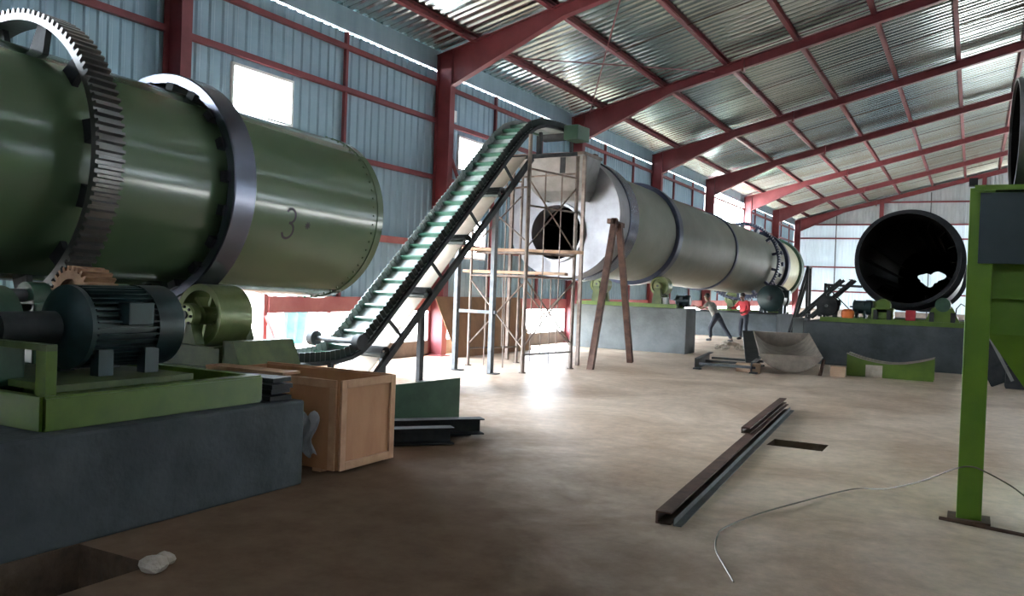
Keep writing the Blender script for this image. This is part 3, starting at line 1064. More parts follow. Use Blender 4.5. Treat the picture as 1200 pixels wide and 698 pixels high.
# bearing lumps at the foot bend, drive at the head
for q in (-.5, .5):
    MB().cyl(cp_(-1.62, 0, .72), CN, .12, q - .06, q + .06, 20).build('bend_pulley_bearing', 'black_steel', CV, smooth=True)
MB().cyl(cp_(-1.62, 0, .72), CN, .04, -.5, .5, 12).build('bend_shaft', 'grey_steel', CV, smooth=True)
for s, zt in ((3.3, 4.62), (4.5, 4.85)):
    for q in (-.42, .42):
        MB().bar(cp_(s, q, zt - .35), cp_(s, q, zt + .1), .06, .06).build('head_post', 'black_steel', CV)
MB().bar(cp_(3.0, .42, 4.2), cp_(4.7, .42, 4.5), .06, .08).build('head_chord', 'black_steel', CV)
MB().bar(cp_(3.0, -.42, 4.2), cp_(4.7, -.42, 4.5), .06, .08).build('head_chord', 'black_steel', CV)
MB().box(cp_(4.35, .62, 4.85), (.34, .5, .3), Matrix.Rotation(R(-6), 3, 'Z')).build('head_drive', 'dark_green', CV, bevel=.02)

# ================================================================== grey drum in the middle
O2 = Vector((-8.42, 17.9, 3.30))
A2 = Vector((0, 1, -.017)).normalized()
d2 = thing('rotary_drum', (-8.42, 22.6, 1.25), 'long grey rotary drum with ringed shell behind the scaffold', 'drum')
R2 = 1.31
# front face plate with an off-centre round opening
hc = Vector((-8.52, 0, 2.93)); hr = .66
mb = MB()
N2 = 64
x = Vector((1, 0, 0)); up2 = x.cross(A2)
if up2.z < 0: up2 = -up2
outer, inner = [], []
for k in range(N2):
    a = 2 * PI * k / N2
    d = x * math.cos(a) + up2 * math.sin(a)
    outer.append(O2 + d * 1.40)
    inner.append(O2 + x * (hc.x - O2.x) + up2 * (hc.z - O2.z) + d * hr)
for off in (0, .03):
    mb.v += [p + A2 * off for p in outer] + [p + A2 * off for p in inner]
for k in range(N2):
    k2 = (k + 1) % N2
    mb.f += [(k, k2, N2 + k2, N2 + k), (2 * N2 + k, 3 * N2 + k, 3 * N2 + k2, 2 * N2 + k2), (k, 2 * N2 + k, 2 * N2 + k2, k2), (N2 + k, N2 + k2, 3 * N2 + k2, 3 * N2 + k)]
face = mb.build('front_plate', 'drum_face', d2)
hcen = O2 + x * (hc.x - O2.x) + up2 * (hc.z - O2.z)
MB().lathe([(hr - .03, -.10), (hr + .03, -.10), (hr + .03, .45), (hr - .03, .45)], hcen, A2, 48).build('feed_lip', 'drum_face', face, smooth=True)
MB().lathe([(1.40, 0), (1.42, 0), (1.42, .62), (1.40, .62)], O2, A2, 64).build('front_collar', 'drum_face', d2, smooth=True)
MB().lathe([(R2, .3), (R2, 23.6), (R2 - .02, 23.6), (R2 - .02, .3)], O2, A2, 72).build('shell', 'drum_grey', d2, smooth=True)
MB().lathe([(R2 - .03, .35), (R2 - .03, 23.5), (R2 - .04, 23.5), (R2 - .04, .35)], O2, A2, 48).build('shade_sleeve', 'inner_shade', d2, smooth=True)  # thin dark sleeve, painted shade of the shell's inside
mb = MB()
for t in (8.0, 15.5):
    pass
mb = MB(); ring_boxes(mb, O2, A2, R2 - .14, 10, (.2, .02, 18), 14); mb.build('lifter_flights', 'inner_shade', d2)
MB().lathe([(1e-3, 23.3), (R2 - .03, 23.3), (R2 - .03, 23.34), (1e-3, 23.34)], O2, A2, 40, closed=False).build('end_baffle', 'inner_shade', d2)
for t, wv, ro, m in ((.62, .55, 1.46, 'tyre_steel'), (4.45, .34, 1.42, 'ring_blue'), (11.1, .22, 1.36, 'ring_blue'), (19.75, .40, 1.46, 'ring_blue')):
    MB().lathe([(R2 - .005, t), (ro - .015, t), (ro, t + .02), (ro, t + wv - .02), (ro - .015, t + wv), (R2 - .005, t + wv)], O2, A2, 72).build('tyre', m, d2, smooth=True)
MB().lathe([(R2, 20.6), (R2 + .02, 20.6), (R2 + .02, 23.0), (R2, 23.0)], O2, A2, 64).build('end_band', 'drum_cream', d2, smooth=True)
MB().lathe([(R2, 23.0), (1.45, 23.0), (1.45, 23.6), (R2, 23.6)], O2, A2, 64).build('end_ring', 'dark_green', d2, smooth=True)
g2 = toothed_ring(O2, A2, 1.48, 1.55, 1.60, 17.1, 17.4, 96).build('ring_gear', 'ring_blue', d2)
for k in range(14):
    a = 2 * PI * (k + .5) / 14
    d = x * math.cos(a) + up2 * math.sin(a); tg = -x * math.sin(a) + up2 * math.cos(a)
    MB().box(O2 + A2 * 17.25 + d * 1.40, (.2, .10, .34), Matrix((d, tg, A2)).transposed()).build('gear_bracket', 'ring_blue', g2)
mb = MB(); ring_boxes(mb, O2, A2, R2 + .05, 18.9, (.12, .16, .3), 18); mb.build('pad_row', 'ring_blue', d2)
MB().box(O2 + A2 * .5 + Vector((.1, 0, 1.46)), (1.0, .16, .07)).build('lifting_lug', 'rust_steel', d2)

# feed chute between conveyor head and drum
ch = thing('feed_chute', (-8.35, 17.2, 3.5), 'grey sheet metal feed chute on top of the grey drum face', 'chute')
mb = MB()
T = [(-9.15, 16.75, 4.55), (-7.42, 16.75, 4.55), (-7.42, 17.72, 4.55), (-9.15, 17.72, 4.55)]
B_ = [(-8.9, 17.30, 3.82), (-7.62, 17.30, 3.82), (-7.62, 17.84, 3.82), (-8.9, 17.84, 3.82)]
mb.add(T + B_, [(0, 1, 5, 4), (1, 2, 6, 5), (2, 3, 7, 6), (3, 0, 4, 7)])
o = mb.build('hopper_skirt', 'sheet_grey', ch); o.modifiers.new('s', 'SOLIDIFY').thickness = .012
mb = MB()
B2 = [(-8.75, 17.5, 3.62), (-7.75, 17.5, 3.62), (-7.75, 17.86, 3.62), (-8.75, 17.86, 3.62)]
mb.add(B_ + B2, [(0, 1, 5, 4), (1, 2, 6, 5), (2, 3, 7, 6), (3, 0, 4, 7)])
o = mb.build('spout', 'sheet_grey', ch); o.modifiers.new('s', 'SOLIDIFY').thickness = .012
mb = MB()
for a, b in zip(T, T[1:] + T[:1]):
    mb.bar(a, b, .06, .06)
mb.build('rim_angle', 'scaffold_steel', ch)
for p in ((-9.15, 16.8), (-7.42, 16.8)):
    MB().bar((p[0], p[1], 0), (p[0], p[1], 4.5), .07, .07).build('post', 'scaffold_steel', ch)
MB().box((-7.9, 16.72, 4.3), (.12, .02, .34)).build('slot_plate', 'black_steel', ch)

# concrete piers of the grey drum
tag(MB().bb(-10.05, -6.72, 22.3, 23.2, 0, 1.22).build('concrete_pier', 'pale_concrete', bevel=.02), 'pale concrete pier under the front half of the grey drum', 'pier')
tag(MB().bb(-10.1, -6.5, 33.2, 36.4, 0, .95).build('concrete_pier', 'concrete', bevel=.02), 'dark concrete pier under the far end of the grey drum', 'pier')
tag(MB().bb(-10.0, -7.6, 37.0, 38.6, 0, .9).build('concrete_pier', 'concrete', bevel=.02), 'low concrete pier far behind the two workers', 'pier')


def roller_station(Xd, Zd, rt, Y, zb, ax, labels, rr=.3, m='frame_green'):
    th = R(32)
    D_ = rt + rr
    for s, lb in zip((-1, 1), labels[:2]):
        roller(lb, Xd + s * D_ * math.sin(th), Y, Zd - D_ * math.cos(th), rr, .36, ax, zb + .1, s, big=False)
    f = thing('roller_base', (Xd, Y, zb), labels[2], 'frame')
    for yy in (Y - .32, Y + .32):
        MB().bb(Xd - 1.45, Xd + 1.45, yy - .07, yy + .07, zb, zb + .1).build('channel', m, f)
    for xx in (Xd - 1.3, Xd, Xd + 1.3):
        MB().bb(xx - .06, xx + .06, Y - .25, Y + .25, zb, zb + .09).build('cross_channel', m, f)


roller_station(-8.42, 3.3 - .017 * 4.6, 1.42, 22.55, 1.22, A2,
               ['green support roller on the pale pier, left of the grey drum', 'green support roller on the pale pier, right of the grey drum', 'bright green roller base frame on the pale concrete pier'], rr=.26)
roller_station(-8.42, 3.3 - .017 * 20, 1.46, 37.8, .9, A2,
               ['support roller at the far end of the grey drum, left side', 'support roller at the far end of the grey drum, right side', 'roller base frame at the far end of the grey drum'], rr=.3)
motor('dark teal motor on the far pier under the grey drum', (-6.95, 34.7, 1.55), (0, 1, 0), .52, 1.7, fins=False, base=.97)
motor('small dark motor standing on the pale pier', (-6.98, 22.75, 1.43), (1, 0, 0), .15, .45, fins=False, base=1.24)
bk = thing('paint_bucket', (-7.38, 22.38, 1.22), 'white paint bucket standing on the pale concrete pier', 'bucket')
MB().lathe([(.09, 0), (.11, .26), (.115, .26), (.115, .28), (.10, .28), (.08, .02), (1e-4, .02), (1e-4, 0)], (-7.38, 22.38, 1.22), (0, 0, 1), 20).build('pail', 'white_paint', bk, smooth=True)
MB().path([(-7.49, 22.38, 1.48), (-7.45, 22.36, 1.56), (-7.38, 22.35, 1.59), (-7.31, 22.36, 1.56), (-7.27, 22.38, 1.48)], .006).build('handle', 'grey_steel', bk)
tag(MB().lathe([(.14, 0), (.14, .30), (.12, .33), (1e-4, .33), (1e-4, 0)], (-9.3, 22.45, 1.22), (0, 0, 1), 20).build('green_drum_can', 'hopper_green', smooth=True), 'bright green can at the left end of the pale pier', 'can')
tag(MB().bb(-7.62, -7.48, 22.34, 22.5, 1.22, 1.42).build('red_tin', 'shirt_red', bevel=.015), 'small red tin beside the white bucket on the pier', 'tin')

# ================================================================== scaffold in front of the drum
sc = thing('scaffold_tower', (-8.1, 15.4, 0), 'rusty tubular scaffold tower in front of the grey drum', 'scaffold')
F = {'a': (-7.51, 14.43), 'b': (-7.21, 15.98), 'c': (-8.62, 16.26), 'd': (-9.04, 14.95)}
hts = {'a': 4.55, 'b': 4.35, 'c': 4.2, 'd': 4.05}
for k, (px, py) in F.items():
    MB().tube((px, py, 0), (px, py, hts[k]), .04 if k in 'ab' else .03, 10).build('post', 'scaffold_steel', sc, smooth=True)
    MB().cyl((px, py, 0), (0, 0, 1), .07, 0, .02, 12).build('base_plate', 'scaffold_steel', sc)
def P3(k, z): return Vector((F[k][0], F[k][1], z))
for k1, k2, zs in (('a', 'b', (.35, 1.85, 2.3, 3.2, 3.9)), ('d', 'c', (.35, 1.85, 2.35, 3.9)), ('a', 'd', (1.85, 2.3, 3.55)), ('b', 'c', (1.85, 2.35, 4.0))):
    for z in zs:
        MB().tube(P3(k1, z), P3(k2, z), .02, 8).build('rung', 'scaffold_steel', sc, smooth=True)
for (k1, z1), (k2, z2) in ((('a', .45), ('d', 1.75)), (('d', .45), ('a', 1.75)), (('b', .45), ('c', 1.75)), (('c', .45), ('b', 1.75)), (('a', .5), ('b', 1.8)), (('b', .5), ('a', 1.8)),
                           (('a', 2.4), ('b', 3.7)), (('b', 2.4), ('a', 3.7)), (('d', 2.4), ('c', 3.6)), (('a', 2.5), ('d', 3.5))):
    MB().tube(P3(k1, z1), P3(k2, z2), .016, 6).build('cross_brace', 'scaffold_steel', sc)
for k1, k2 in (('a', 'b'), ('d', 'c')):
    for fr in (.33, .67):
        a, b = P3(k1, 0), P3(k2, 0)
        p = a.lerp(b, fr)
        MB().tube(p + Vector((0, 0, .36)), p + Vector((0, 0, 3.9)), .014, 6).build('frame_upright', 'scaffold_steel', sc)
for k1, k2, fr in (('a', 'd', .35), ('a', 'd', .7), ('b', 'c', .4), ('b', 'c', .75)):
    a, b = P3(k1, 0), P3(k2, 0)
    p = a.lerp(b, fr)
    MB().tube(p + Vector((0, 0, .05)), p + Vector((0, 0, 1.85)), .014, 6).build('frame_upright', 'scaffold_steel', sc)
for (p, q, wv, lb) in (((-9.25, 15.05, 1.93), (-7.15, 15.5, 1.93), .28, 'lower timber plank across the scaffold tower'),
                       ((-9.5, 14.72, 2.38), (-6.95, 15.85, 2.38), .22, 'upper timber plank across the scaffold tower in front of the drum opening')):
    tag(MB().bar(p, q, wv, .06).build('scaffold_plank', 'timber', bevel=.006), lb, 'plank')

# rusty A-frame trestle
tr = thing('trestle', (-6.85, 17.25, 0), 'rusty brown A-frame trestle leaning against the grey drum', 'trestle')
for p, q in (((-6.86, 16.15, 0), (-6.86, 17.2, 3.2)), ((-6.83, 18.4, 0), (-6.86, 17.45, 3.1))):
    MB().sweep(C_prof(.10, .13, .012), p, q, up=(1, 0, 0)).build('leg', 'rust_steel', tr)
MB().bar((-6.9, 17.0, 3.12), (-6.9, 17.85, 3.08), .08, .10).build('cap_beam', 'rust_steel', tr)
MB().bar((-6.9, 17.3, 3.06), (-6.9, 17.9, 2.75), .05, .05).build('gusset', 'rust_steel', tr)

# plywood sheet leaning on the left wall
tag(MB().prism([(-10.15, 16.3, .0), (-10.12, 19.9, .0), (-10.52, 19.9, 1.35), (-10.54, 15.9, 1.35)], (.015, 0, .008)).build('leaning_board', 'brown_board'), 'large brown plywood sheet leaning on the left wall behind the scaffold', 'board')
tag(MB().bar((-10.55, 11.35, .0), (-10.88, 11.1, .98), .05, .05).build('leaning_bar', 'pink_steel'), 'thin red bar leaning across the low wall opening', 'bar')

# things outside the low opening
tp = thing('clothes_line', (-12.6, 13.9, -.06), 'teal cloth hanging on posts outside the low wall opening', 'cloth')
MB().tube((-12.6, 13.1, -.06), (-12.6, 13.1, 1.6), .04).build('post', 'pink_steel', tp)
MB().tube((-12.6, 14.4, -.06), (-12.6, 14.4, 1.6), .04).build('post', 'pink_steel', tp)
mb = MB(); vs = []
for j in range(8):
    for i in range(14):
        u, v = i / 13, j / 7
        vs.append((-12.6 + .06 * math.sin(14 * u + v), 13.35 + .8 * u * (1 - .25 * v), 1.45 - 1.2 * v))
mb.add(vs, [(j * 14 + i, j * 14 + i + 1, (j + 1) * 14 + i + 1, (j + 1) * 14 + i) for j in range(7) for i in range(13)])
mb.build('cloth', 'teal_cloth', tp, smooth=True)
MB().tube((-12.6, 13.1, 1.46), (-12.6, 14.4, 1.46), .01, 6).build('line', 'wire', tp)

# ================================================================== dark open drum on the right
O3 = Vector((-1.53, 24.0, 2.73)); A3 = Vector((0, 1, -.012)).normalized()
R3 = 1.21
d3 = thing('rotary_drum', (-1.53, 24.6, 1.06), 'dark open-ended drum on the concrete plinth at right', 'drum')
MB().lathe([(R3, 0), (R3, 14), (R3 - .025, 14), (R3 - .025, 0)], O3, A3, 80).build('shell', 'drum_dark', d3, smooth=True)
MB().lathe([(R3 - .05, .05), (R3 - .05, 13.9), (R3 - .06, 13.9), (R3 - .06, .05)], O3, A3, 64).build('shade_sleeve', 'inner_shade', d3, smooth=True)  # near-black sleeve standing for the shade within the open drum
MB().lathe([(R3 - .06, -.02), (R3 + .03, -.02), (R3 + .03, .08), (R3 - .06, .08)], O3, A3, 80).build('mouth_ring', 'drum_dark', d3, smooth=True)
mb = MB(); ring_boxes(mb, O3, A3, R3 - .15, 7.5, (.2, .02, 12), 16); mb.build('lifter_flights', 'inner_shade', d3)
mb = MB()
ne = 48
for off in (0, .04):
    for k in range(ne):
        a = 2 * PI * k / ne
        mb.v.append(O3 + A3 * (13.6 + off) + Vector((math.cos(a), 0, math.sin(a))) * (R3 - .05))
    for k in range(ne):
        a = 2 * PI * k / ne
        rr = .34 + .08 * math.sin(2 * a + .6) + .07 * math.sin(3 * a) + .03 * math.sin(7 * a)
        mb.v.append(O3 + A3 * (13.6 + off) + Vector((math.cos(a) * rr * 1.15 + .03, 0, math.sin(a) * rr * .85 - .02)))
for k in range(ne):
    k2 = (k + 1) % ne
    mb.f += [(k, k2, ne + k2, ne + k), (2 * ne + k, 3 * ne + k, 3 * ne + k2, 2 * ne + k2), (k, 2 * ne + k, 2 * ne + k2, k2), (ne + k, ne + k2, 3 * ne + k2, 3 * ne + k)]
mb.build('torn_end_cover', 'inner_shade', d3)
MB().bar(O3 + A3 * 13.7 + Vector((-.9, 0, .25)), O3 + A3 * 13.7 + Vector((.2, 0, -.6)), .08, .08).build('stay_bar', 'inner_shade', d3)
for t in (.9, 10.5):
    MB().lathe([(R3, t), (R3 + .14, t), (R3 + .14, t + .3), (R3, t + .3)], O3, A3, 80).build('tyre', 'drum_dark', d3, smooth=True)
tag(MB().bb(-3.70, 1.6, 22.3, 26.4, 0, 1.06).build('concrete_plinth', 'concrete', bevel=.02), 'long grey concrete plinth under the dark open drum', 'plinth')
tag(MB().bb(-3.98, -3.72, 22.35, 22.8, 0, 1.12).build('concrete_pillar', 'pale_concrete', bevel=.015), 'pale concrete pillar at the left end of the long plinth', 'pillar')
tag(MB().bb(-3.4, .2, 34.2, 36.2, 0, 1.0).build('concrete_plinth', 'concrete', bevel=.02), 'far concrete plinth behind the dark open drum', 'plinth')
roller_station(-1.53, 2.72, R3 + .14, 25.05, 1.06, A3,
               ['green support roller left under the dark drum', 'green support roller right under the dark drum', 'green roller base frame on the long plinth under the dark drum'], rr=.27)
pf3 = thing('plinth_frame', (-1.6, 22.75, 1.06), 'flat green channel frame along the front of the long plinth', 'frame')
for yy in (22.5, 23.1):
    MB().bb(-3.35, .6, yy - .05, yy + .05, 1.06, 1.17).build('channel', 'frame_green', pf3)
for xx in (-3.2, -2.2, -1.2, -.2):
    MB().bb(xx - .05, xx + .05, 22.55, 23.05, 1.06, 1.15).build('cross_channel', 'frame_green', pf3)
motor('black motor on the plinth frame beside the stair rails', (-3.22, 22.8, 1.45), (0, 1, 0), .25, .6, fins=False, m='black_steel', base=1.17)
motor('teal motor on the plinth frame below the dark drum mouth', (-2.44, 22.95, 1.45), (1, 0, 0), .18, .5, fins=False, base=1.17)
tag(MB().lathe([(1e-4, 0), (.13, 0), (.15, .05), (.15, .16), (.09, .22), (1e-4, .22)], (-2.72, 22.6, 1.17), (0, 0, 1), 20).build('orange_coupling', 'orange_paint', smooth=True), 'small orange coupling guard on the plinth frame', 'coupling')
gb = thing('gearbox', (-1.93, 22.8, 1.17), 'green gearbox on the plinth frame under the dark drum', 'gearbox')
MB().bb(-2.18, -1.68, 22.6, 23.0, 1.17, 1.45).build('housing', 'frame_green', gb, bevel=.03)
MB().cyl((-1.93, 22.8, 1.5), (0, 1, 0), .17, -.2, .2, 24).build('gear_case', 'frame_green', gb, smooth=True)
for xx in (-2.08, -1.78):
    MB().bb(xx - .05, xx + .05, 22.55, 22.6, 1.17, 1.4).build('rib', 'black_steel', gb)
gb = thing('bearing_stand', (-.62, 22.8, 1.17), 'dark green bearing stand on the plinth frame beside the hopper post', 'stand')
MB().prism([(-1.0, 22.65, 1.17), (-.25, 22.65, 1.17), (-.4, 22.65, 1.5), (-.85, 22.65, 1.5)], (0, .3, 0)).build('pedestal', 'frame_green', gb)
MB().cyl((-.62, 22.8, 1.58), (0, 1, 0), .17, -.18, .18, 24).build('bearing', 'dark_green', gb, smooth=True)
for xx in (-.85, -.4):
    MB().bb(xx - .05, xx + .05, 22.6, 22.65, 1.17, 1.4).build('rib', 'black_steel', gb)
tag(MB().bb(-1.42, -1.2, 22.65, 22.85, 1.17, 1.42).build('red_tin', 'shirt_red', bevel=.02), 'small red tin between the green machines on the long plinth', 'tin')
tag(MB().path([(-.36, 22.55, 1.2), (-.33, 22.53, 1.5), (-.24, 22.52, 1.62), (-.12, 22.5, 1.55), (-.1, 22.4, 1.2), (-.1, 22.25, .9)], .015).build('cable', 'black_steel'), 'dark cable hanging over the plinth beside the hopper post', 'cable')

# stair rails between the drums
st = thing('stair_frame', (-3.3, 23.2, 1.06), 'dark steel stair frame leaning beside the pale pillar', 'stair')
for yy, dz in ((22.95, 0), (23.55, 0)):
    for off in (0, .28):
        MB().bar((-4.0 + off, yy, 1.10), (-2.95 + off, yy, 2.12), .05, .07).build('rail', 'black_steel', st)
    MB().bar((-3.32, yy, 1.06), (-3.32, yy, 2.02), .06, .06).build('post', 'black_steel', st)
for k in range(5):
    f_ = .12 + k * .18
    MB().bb(-4.0 + 1.4 * f_ - .05 + .1, -4.0 + 1.4 * f_ + .15, 22.98, 23.52, 1.10 + 1.28 * f_ - .06, 1.10 + 1.28 * f_ - .04).build('tread', 'grey_steel', st)
MB().bar((-3.34, 22.95, 1.98), (-2.45, 22.95, 1.96), .06, .06).build('platform_beam', 'black_steel', st)
MB().bar((-3.3, 22.95, 1.95), (-2.6, 22.95, 1.25), .025, .025).build('brace', 'black_steel', st)
tr2 = thing('trestle', (-5.6, 33.5, 0), 'dark steel A-frame standing at the far end of the grey drum', 'trestle')
for dx in (-.55, .12):
    MB().bar((-5.6 + dx, 33.5, 0), (-5.5, 33.5, 2.75), .09, .09).build('leg', 'black_steel', tr2)
    MB().bar((-5.6 + dx, 34.1, 0), (-5.5, 34.1, 2.75), .09, .09).build('leg', 'black_steel', tr2)
MB().bar((-5.5, 33.4, 2.78), (-5.5, 34.2, 2.78), .1, .08).build('cap_beam', 'black_steel', tr2)

# ================================================================== pieces on the floor in the middle
rk = thing('steel_rack', (-4.6, 19.2, 0), 'low grey channel rack on the floor before the workers', 'rack')
for x in (-5.2, -4.0):
    MB().sweep(C_prof(.10, .22, .014), (x - .05, 18.15, .13), (x - .35, 20.4, .13)).build('side_channel', 'grey_steel', rk)
for y in (18.3, 19.2, 20.2):
    MB().bar((-5.15 - (y - 18.15) * .13, y, .12), (-3.95 - (y - 18.15) * .13, y, .12), .14, .05).build('cross_channel', 'grey_steel', rk)
for x, y in ((-5.2, 18.2), (-4.0, 18.2), (-5.5, 20.3), (-4.3, 20.3)):
    MB().bb(x - .08, x + .08, y - .06, y + .06, 0, .03).build('packer', 'black_steel', rk)
for k in range(26):
    a, rr = random.random() * 2 * PI, random.random() ** .6
    x, y = -6.45 + .5 * rr * math.cos(a), 25.7 + .55 * rr * math.sin(a)
    r = random.uniform(.05, .13)
    bm = bmesh.new()
    bmesh.ops.create_icosphere(bm, subdivisions=1, radius=r)
    mb = MB()
    hz = .16 * (1 - rr)
    vs = [Vector((v.co.x * random.uniform(.8, 1.2), v.co.y * random.uniform(.8, 1.2), v.co.z * random.uniform(.55, .8))) + Vector((x, y, hz + r * .45)) for v in bm.verts]
    mb.add(vs, [[v.index for v in f_.verts] for f_ in bm.faces])
    bm.free()
    tag(mb.build('rubble_stone', 'dust_stone'), 'pale rubble stone in the small heap before the two workers', 'stone', 'rubble heap')
# half-shell trough of rolled plate
hs = thing('half_shell', (-3.3, 19.6, 0), 'dusty rolled half shell of steel plate lying on the floor', 'shell')
axh = Vector((-.28, 1, .16)).normalized()
oh = Vector((-3.32, 18.6, .80))
MB().lathe([(.75, 0), (.77, 0), (.77, 2.6), (.75, 2.6)], oh, axh, 28, a0=PI * 1.18, a1=PI * 1.82).build('rolled_plate', 'dusty_plate', hs, smooth=True)
xh = axh.cross(Vector((0, 0, 1))).normalized()
for t in (.02, 2.5):
    yh = xh.cross(axh)
    arc = [oh + axh * t + xh * .75 * math.cos(PI * (1.18 + .64 * k / 16)) + yh * .75 * math.sin(PI * (1.18 + .64 * k / 16)) for k in range(17)]
    MB().prism(arc, axh * .03).build('end_plate', 'dusty_plate', hs)
for q in (-.2, .2):
    MB().box(Vector((-3.98 + q, 20.8, .14)), (.14, .3, .28), Matrix.Rotation(R(16), 3, 'Z')).build('cradle_block', 'timber', hs)
sb = thing('leaning_channel', (-3.95, 19.2, 0), 'dark steel chute plate propped against the half shell', 'chute')
MB().bar((-4.12, 18.75, .05), (-4.9, 21.6, .72), .30, .07).build('web_plate', 'black_steel', sb)
MB().bar((-4.66, 20.7, 0), (-4.66, 20.7, .46), .08, .08).build('prop', 'rust_steel', sb)
for x, y, sx, h_, lb in ((-4.3, 18.6, .30, .18, 'short timber block beside the grey rack'), (-3.98, 18.4, .16, .2, 'upright timber block beside the half shell'), (-2.45, 19.1, .3, .22, 'pale block between half shell and green saddle')):
    tag(MB().box((x, y, h_ / 2), (sx, .26, h_), Matrix.Rotation(R(8), 3, 'Z')).build('timber_block', 'timber', bevel=.01), lb, 'block')
tag(MB().tube((-2.78, 18.95, .0), (-2.74, 19.15, .32), .04).build('iron_peg', 'rust_steel'), 'rusty iron peg leaning beside the half shell', 'peg')
# green saddle plates with curved upper edge
for yy, lb in ((19.55, 'green curved saddle plate on the floor, nearer of the pair'), (20.0, 'green curved saddle plate on the floor, farther of the pair')):
    s_ = thing('saddle_plate', (-1.5, yy, 0), lb, 'saddle', 'green saddle plates')
    top = []
    for k in range(17):
        u = k / 16
        top.append((-2.33 + 1.68 * u, yy, .30 + .17 * abs(2 * u - 1) ** 1.8))
    poly = [(-2.33, yy, 0)] + top + [(-.65, yy, 0)]
    MB().prism(poly, (0, .02, 0)).build('web', 'frame_green', s_)
    mb = MB(); vs = []
    for p in top:
        vs += [Vector(p) + Vector((0, -.10, .003)), Vector(p) + Vector((0, .12, .003)), Vector(p) + Vector((0, .12, .015)), Vector(p) + Vector((0, -.10, .015))]
    fs = []
    for k in range(16):
        for j in range(4):
            fs.append((4 * k + j, 4 * k + (j + 1) % 4, 4 * k + 4 + (j + 1) % 4, 4 * k + 4 + j))
    fs += [(0, 1, 2, 3), (67, 66, 65, 64)]
    mb.add(vs, fs); mb.build('curved_flange', 'dusty_plate', s_, smooth=True)
    MB().bb(-1.95, -1.62, yy - .012, yy, .0, .26).build('stiffener', 'dust_stone', s_)

# long steel angles on the floor
ra = thing('steel_rail', (-2.1, 9.3, 0), 'long rusty steel channel lying along the floor', 'rail')
MB().sweep(C_prof(.11, .09, .012), (-1.93, 5.85, .045), (-2.40, 12.8, .045), up=(0, 0, 1)).build('channel', 'rust_steel', ra)
MB().sweep(L_prof(.06, .05, .008), (-1.80, 5.85, .0), (-2.27, 12.8, .0)).build('flange_lip', 'grey_steel', ra)
ra = thing('steel_rail', (-2.4, 11.3, .09), 'shorter rusty steel channel lying on the long one', 'rail')
MB().sweep(C_prof(.10, .07, .012), (-2.24, 9.7, .125), (-2.44, 12.9, .125), up=(0, 0, 1)).build('channel', 'rust_steel', ra)

# stones by the foundation pit
for (x, y, r) in ((-3.93, 3.22, .07), (-3.98, 3.34, .05)):
    bm = bmesh.new(); bmesh.ops.create_icosphere(bm, subdivisions=2, radius=r)
    mb = MB().add([Vector((v.co.x * 1.2 + random.uniform(-.008, .008), v.co.y * 1.1, v.co.z * .7 + random.uniform(-.008, .008))) + Vector((x, y, r * .6)) for v in bm.verts], [[v.index for v in f_.verts] for f_ in bm.faces])
    bm.free()
    tag(mb.build('stone', 'dust_stone'), 'larger pale stone at the edge of the dark pit' if r > .06 else 'smaller pale stone at the edge of the dark pit', 'stone')

# ================================================================== hopper at the right edge
hp = thing('feed_hopper', (.95, 8.1, 0), 'bright green feed hopper on posts at the right edge', 'hopper')
for x, y in ((-.05, 7.33), (1.8, 7.33), (.62, 8.9), (1.8, 8.9)):
    MB().bb(x, x + .17, y, y + .15, 0, 2.52).build('post', 'hopper_green', hp, bevel=.006)
    MB().bb(x - .06, x + .23, y - .06, y + .21, 0, .015).build('base_plate', 'rust_steel', hp)
MB().bb(-.02, 1.95, 7.32, 7.50, 2.50, 2.54).build('top_rail', 'hopper_green', hp)
MB().bb(-.02, 1.95, 8.88, 9.04, 2.50, 2.54).build('top_rail', 'hopper_green', hp)
MB().bb(-.06, .0, 7.36, 7.42, 2.54, 2.60).build('lug', 'black_steel', hp)
MB().bb(.02, 1.9, 7.305, 7.325, 1.95, 2.48).build('front_panel', 'panel_blue', hp, bevel=.004)
mb = MB()
for y in (7.46, 8.90):
    pass
X0, X1, Ya, Yb = .10, 1.84, 7.46, 8.92
mb.add([(X0, Ya, 2.5), (X1, Ya, 2.5), (X1, Yb, 2.5), (X0, Yb, 2.5), (X0, Ya, 1.42), (X1, Ya, 1.42), (X1, Yb, 1.42), (X0, Yb, 1.42),
        (.75, 7.95, .45), (1.2, 7.95, .45), (1.2, 8.4, .45), (.75, 8.4, .45)],
       [(0, 1, 5, 4), (1, 2, 6, 5), (2, 3, 7, 6), (3, 0, 4, 7), (4, 5, 9, 8), (5, 6, 10, 9), (6, 7, 11, 10), (7, 4, 8, 11)])
o = mb.build('bin', 'hopper_green', hp); o.modifiers.new('s', 'SOLIDIFY').thickness = .01
for z in (1.44,):
    MB().bb(.12, 1.85, 7.38, 7.46, z + .25, z + .28).build('stiffener', 'hopper_green', hp)
hpm = thing('discharge_feeder', (.7, 19.6, 0), 'dark steel feeder chute on the floor behind the hopper', 'feeder')
MB().bar((.24, 19.6, .98), (.66, 19.6, .12), .6, .14, up=(0, 1, 0)).build('chute_plate', 'black_steel', hpm)
MB().bb(.62, 1.4, 19.3, 19.9, 0, .45).build('body', 'black_steel', hpm, bevel=.02)
MB().bar((.30, 19.28, 1.03), (.74, 19.28, .16), .03, .06).build('edge_flange', 'sheet_grey', hpm)
cy4 = thing('inlet_cylinder', (.75, 7.95, 2.54), 'grey sheet steel cylinder with dark mouth on top of the hopper', 'cylinder')
axc = Vector((1, .055, 0)).normalized()
MB().lathe([(.43, 0), (.45, 0), (.45, 1.3), (.43, 1.3)], (.235, 7.86, 2.99), axc, 56).build('shell', 'sheet_grey', cy4, smooth=True)
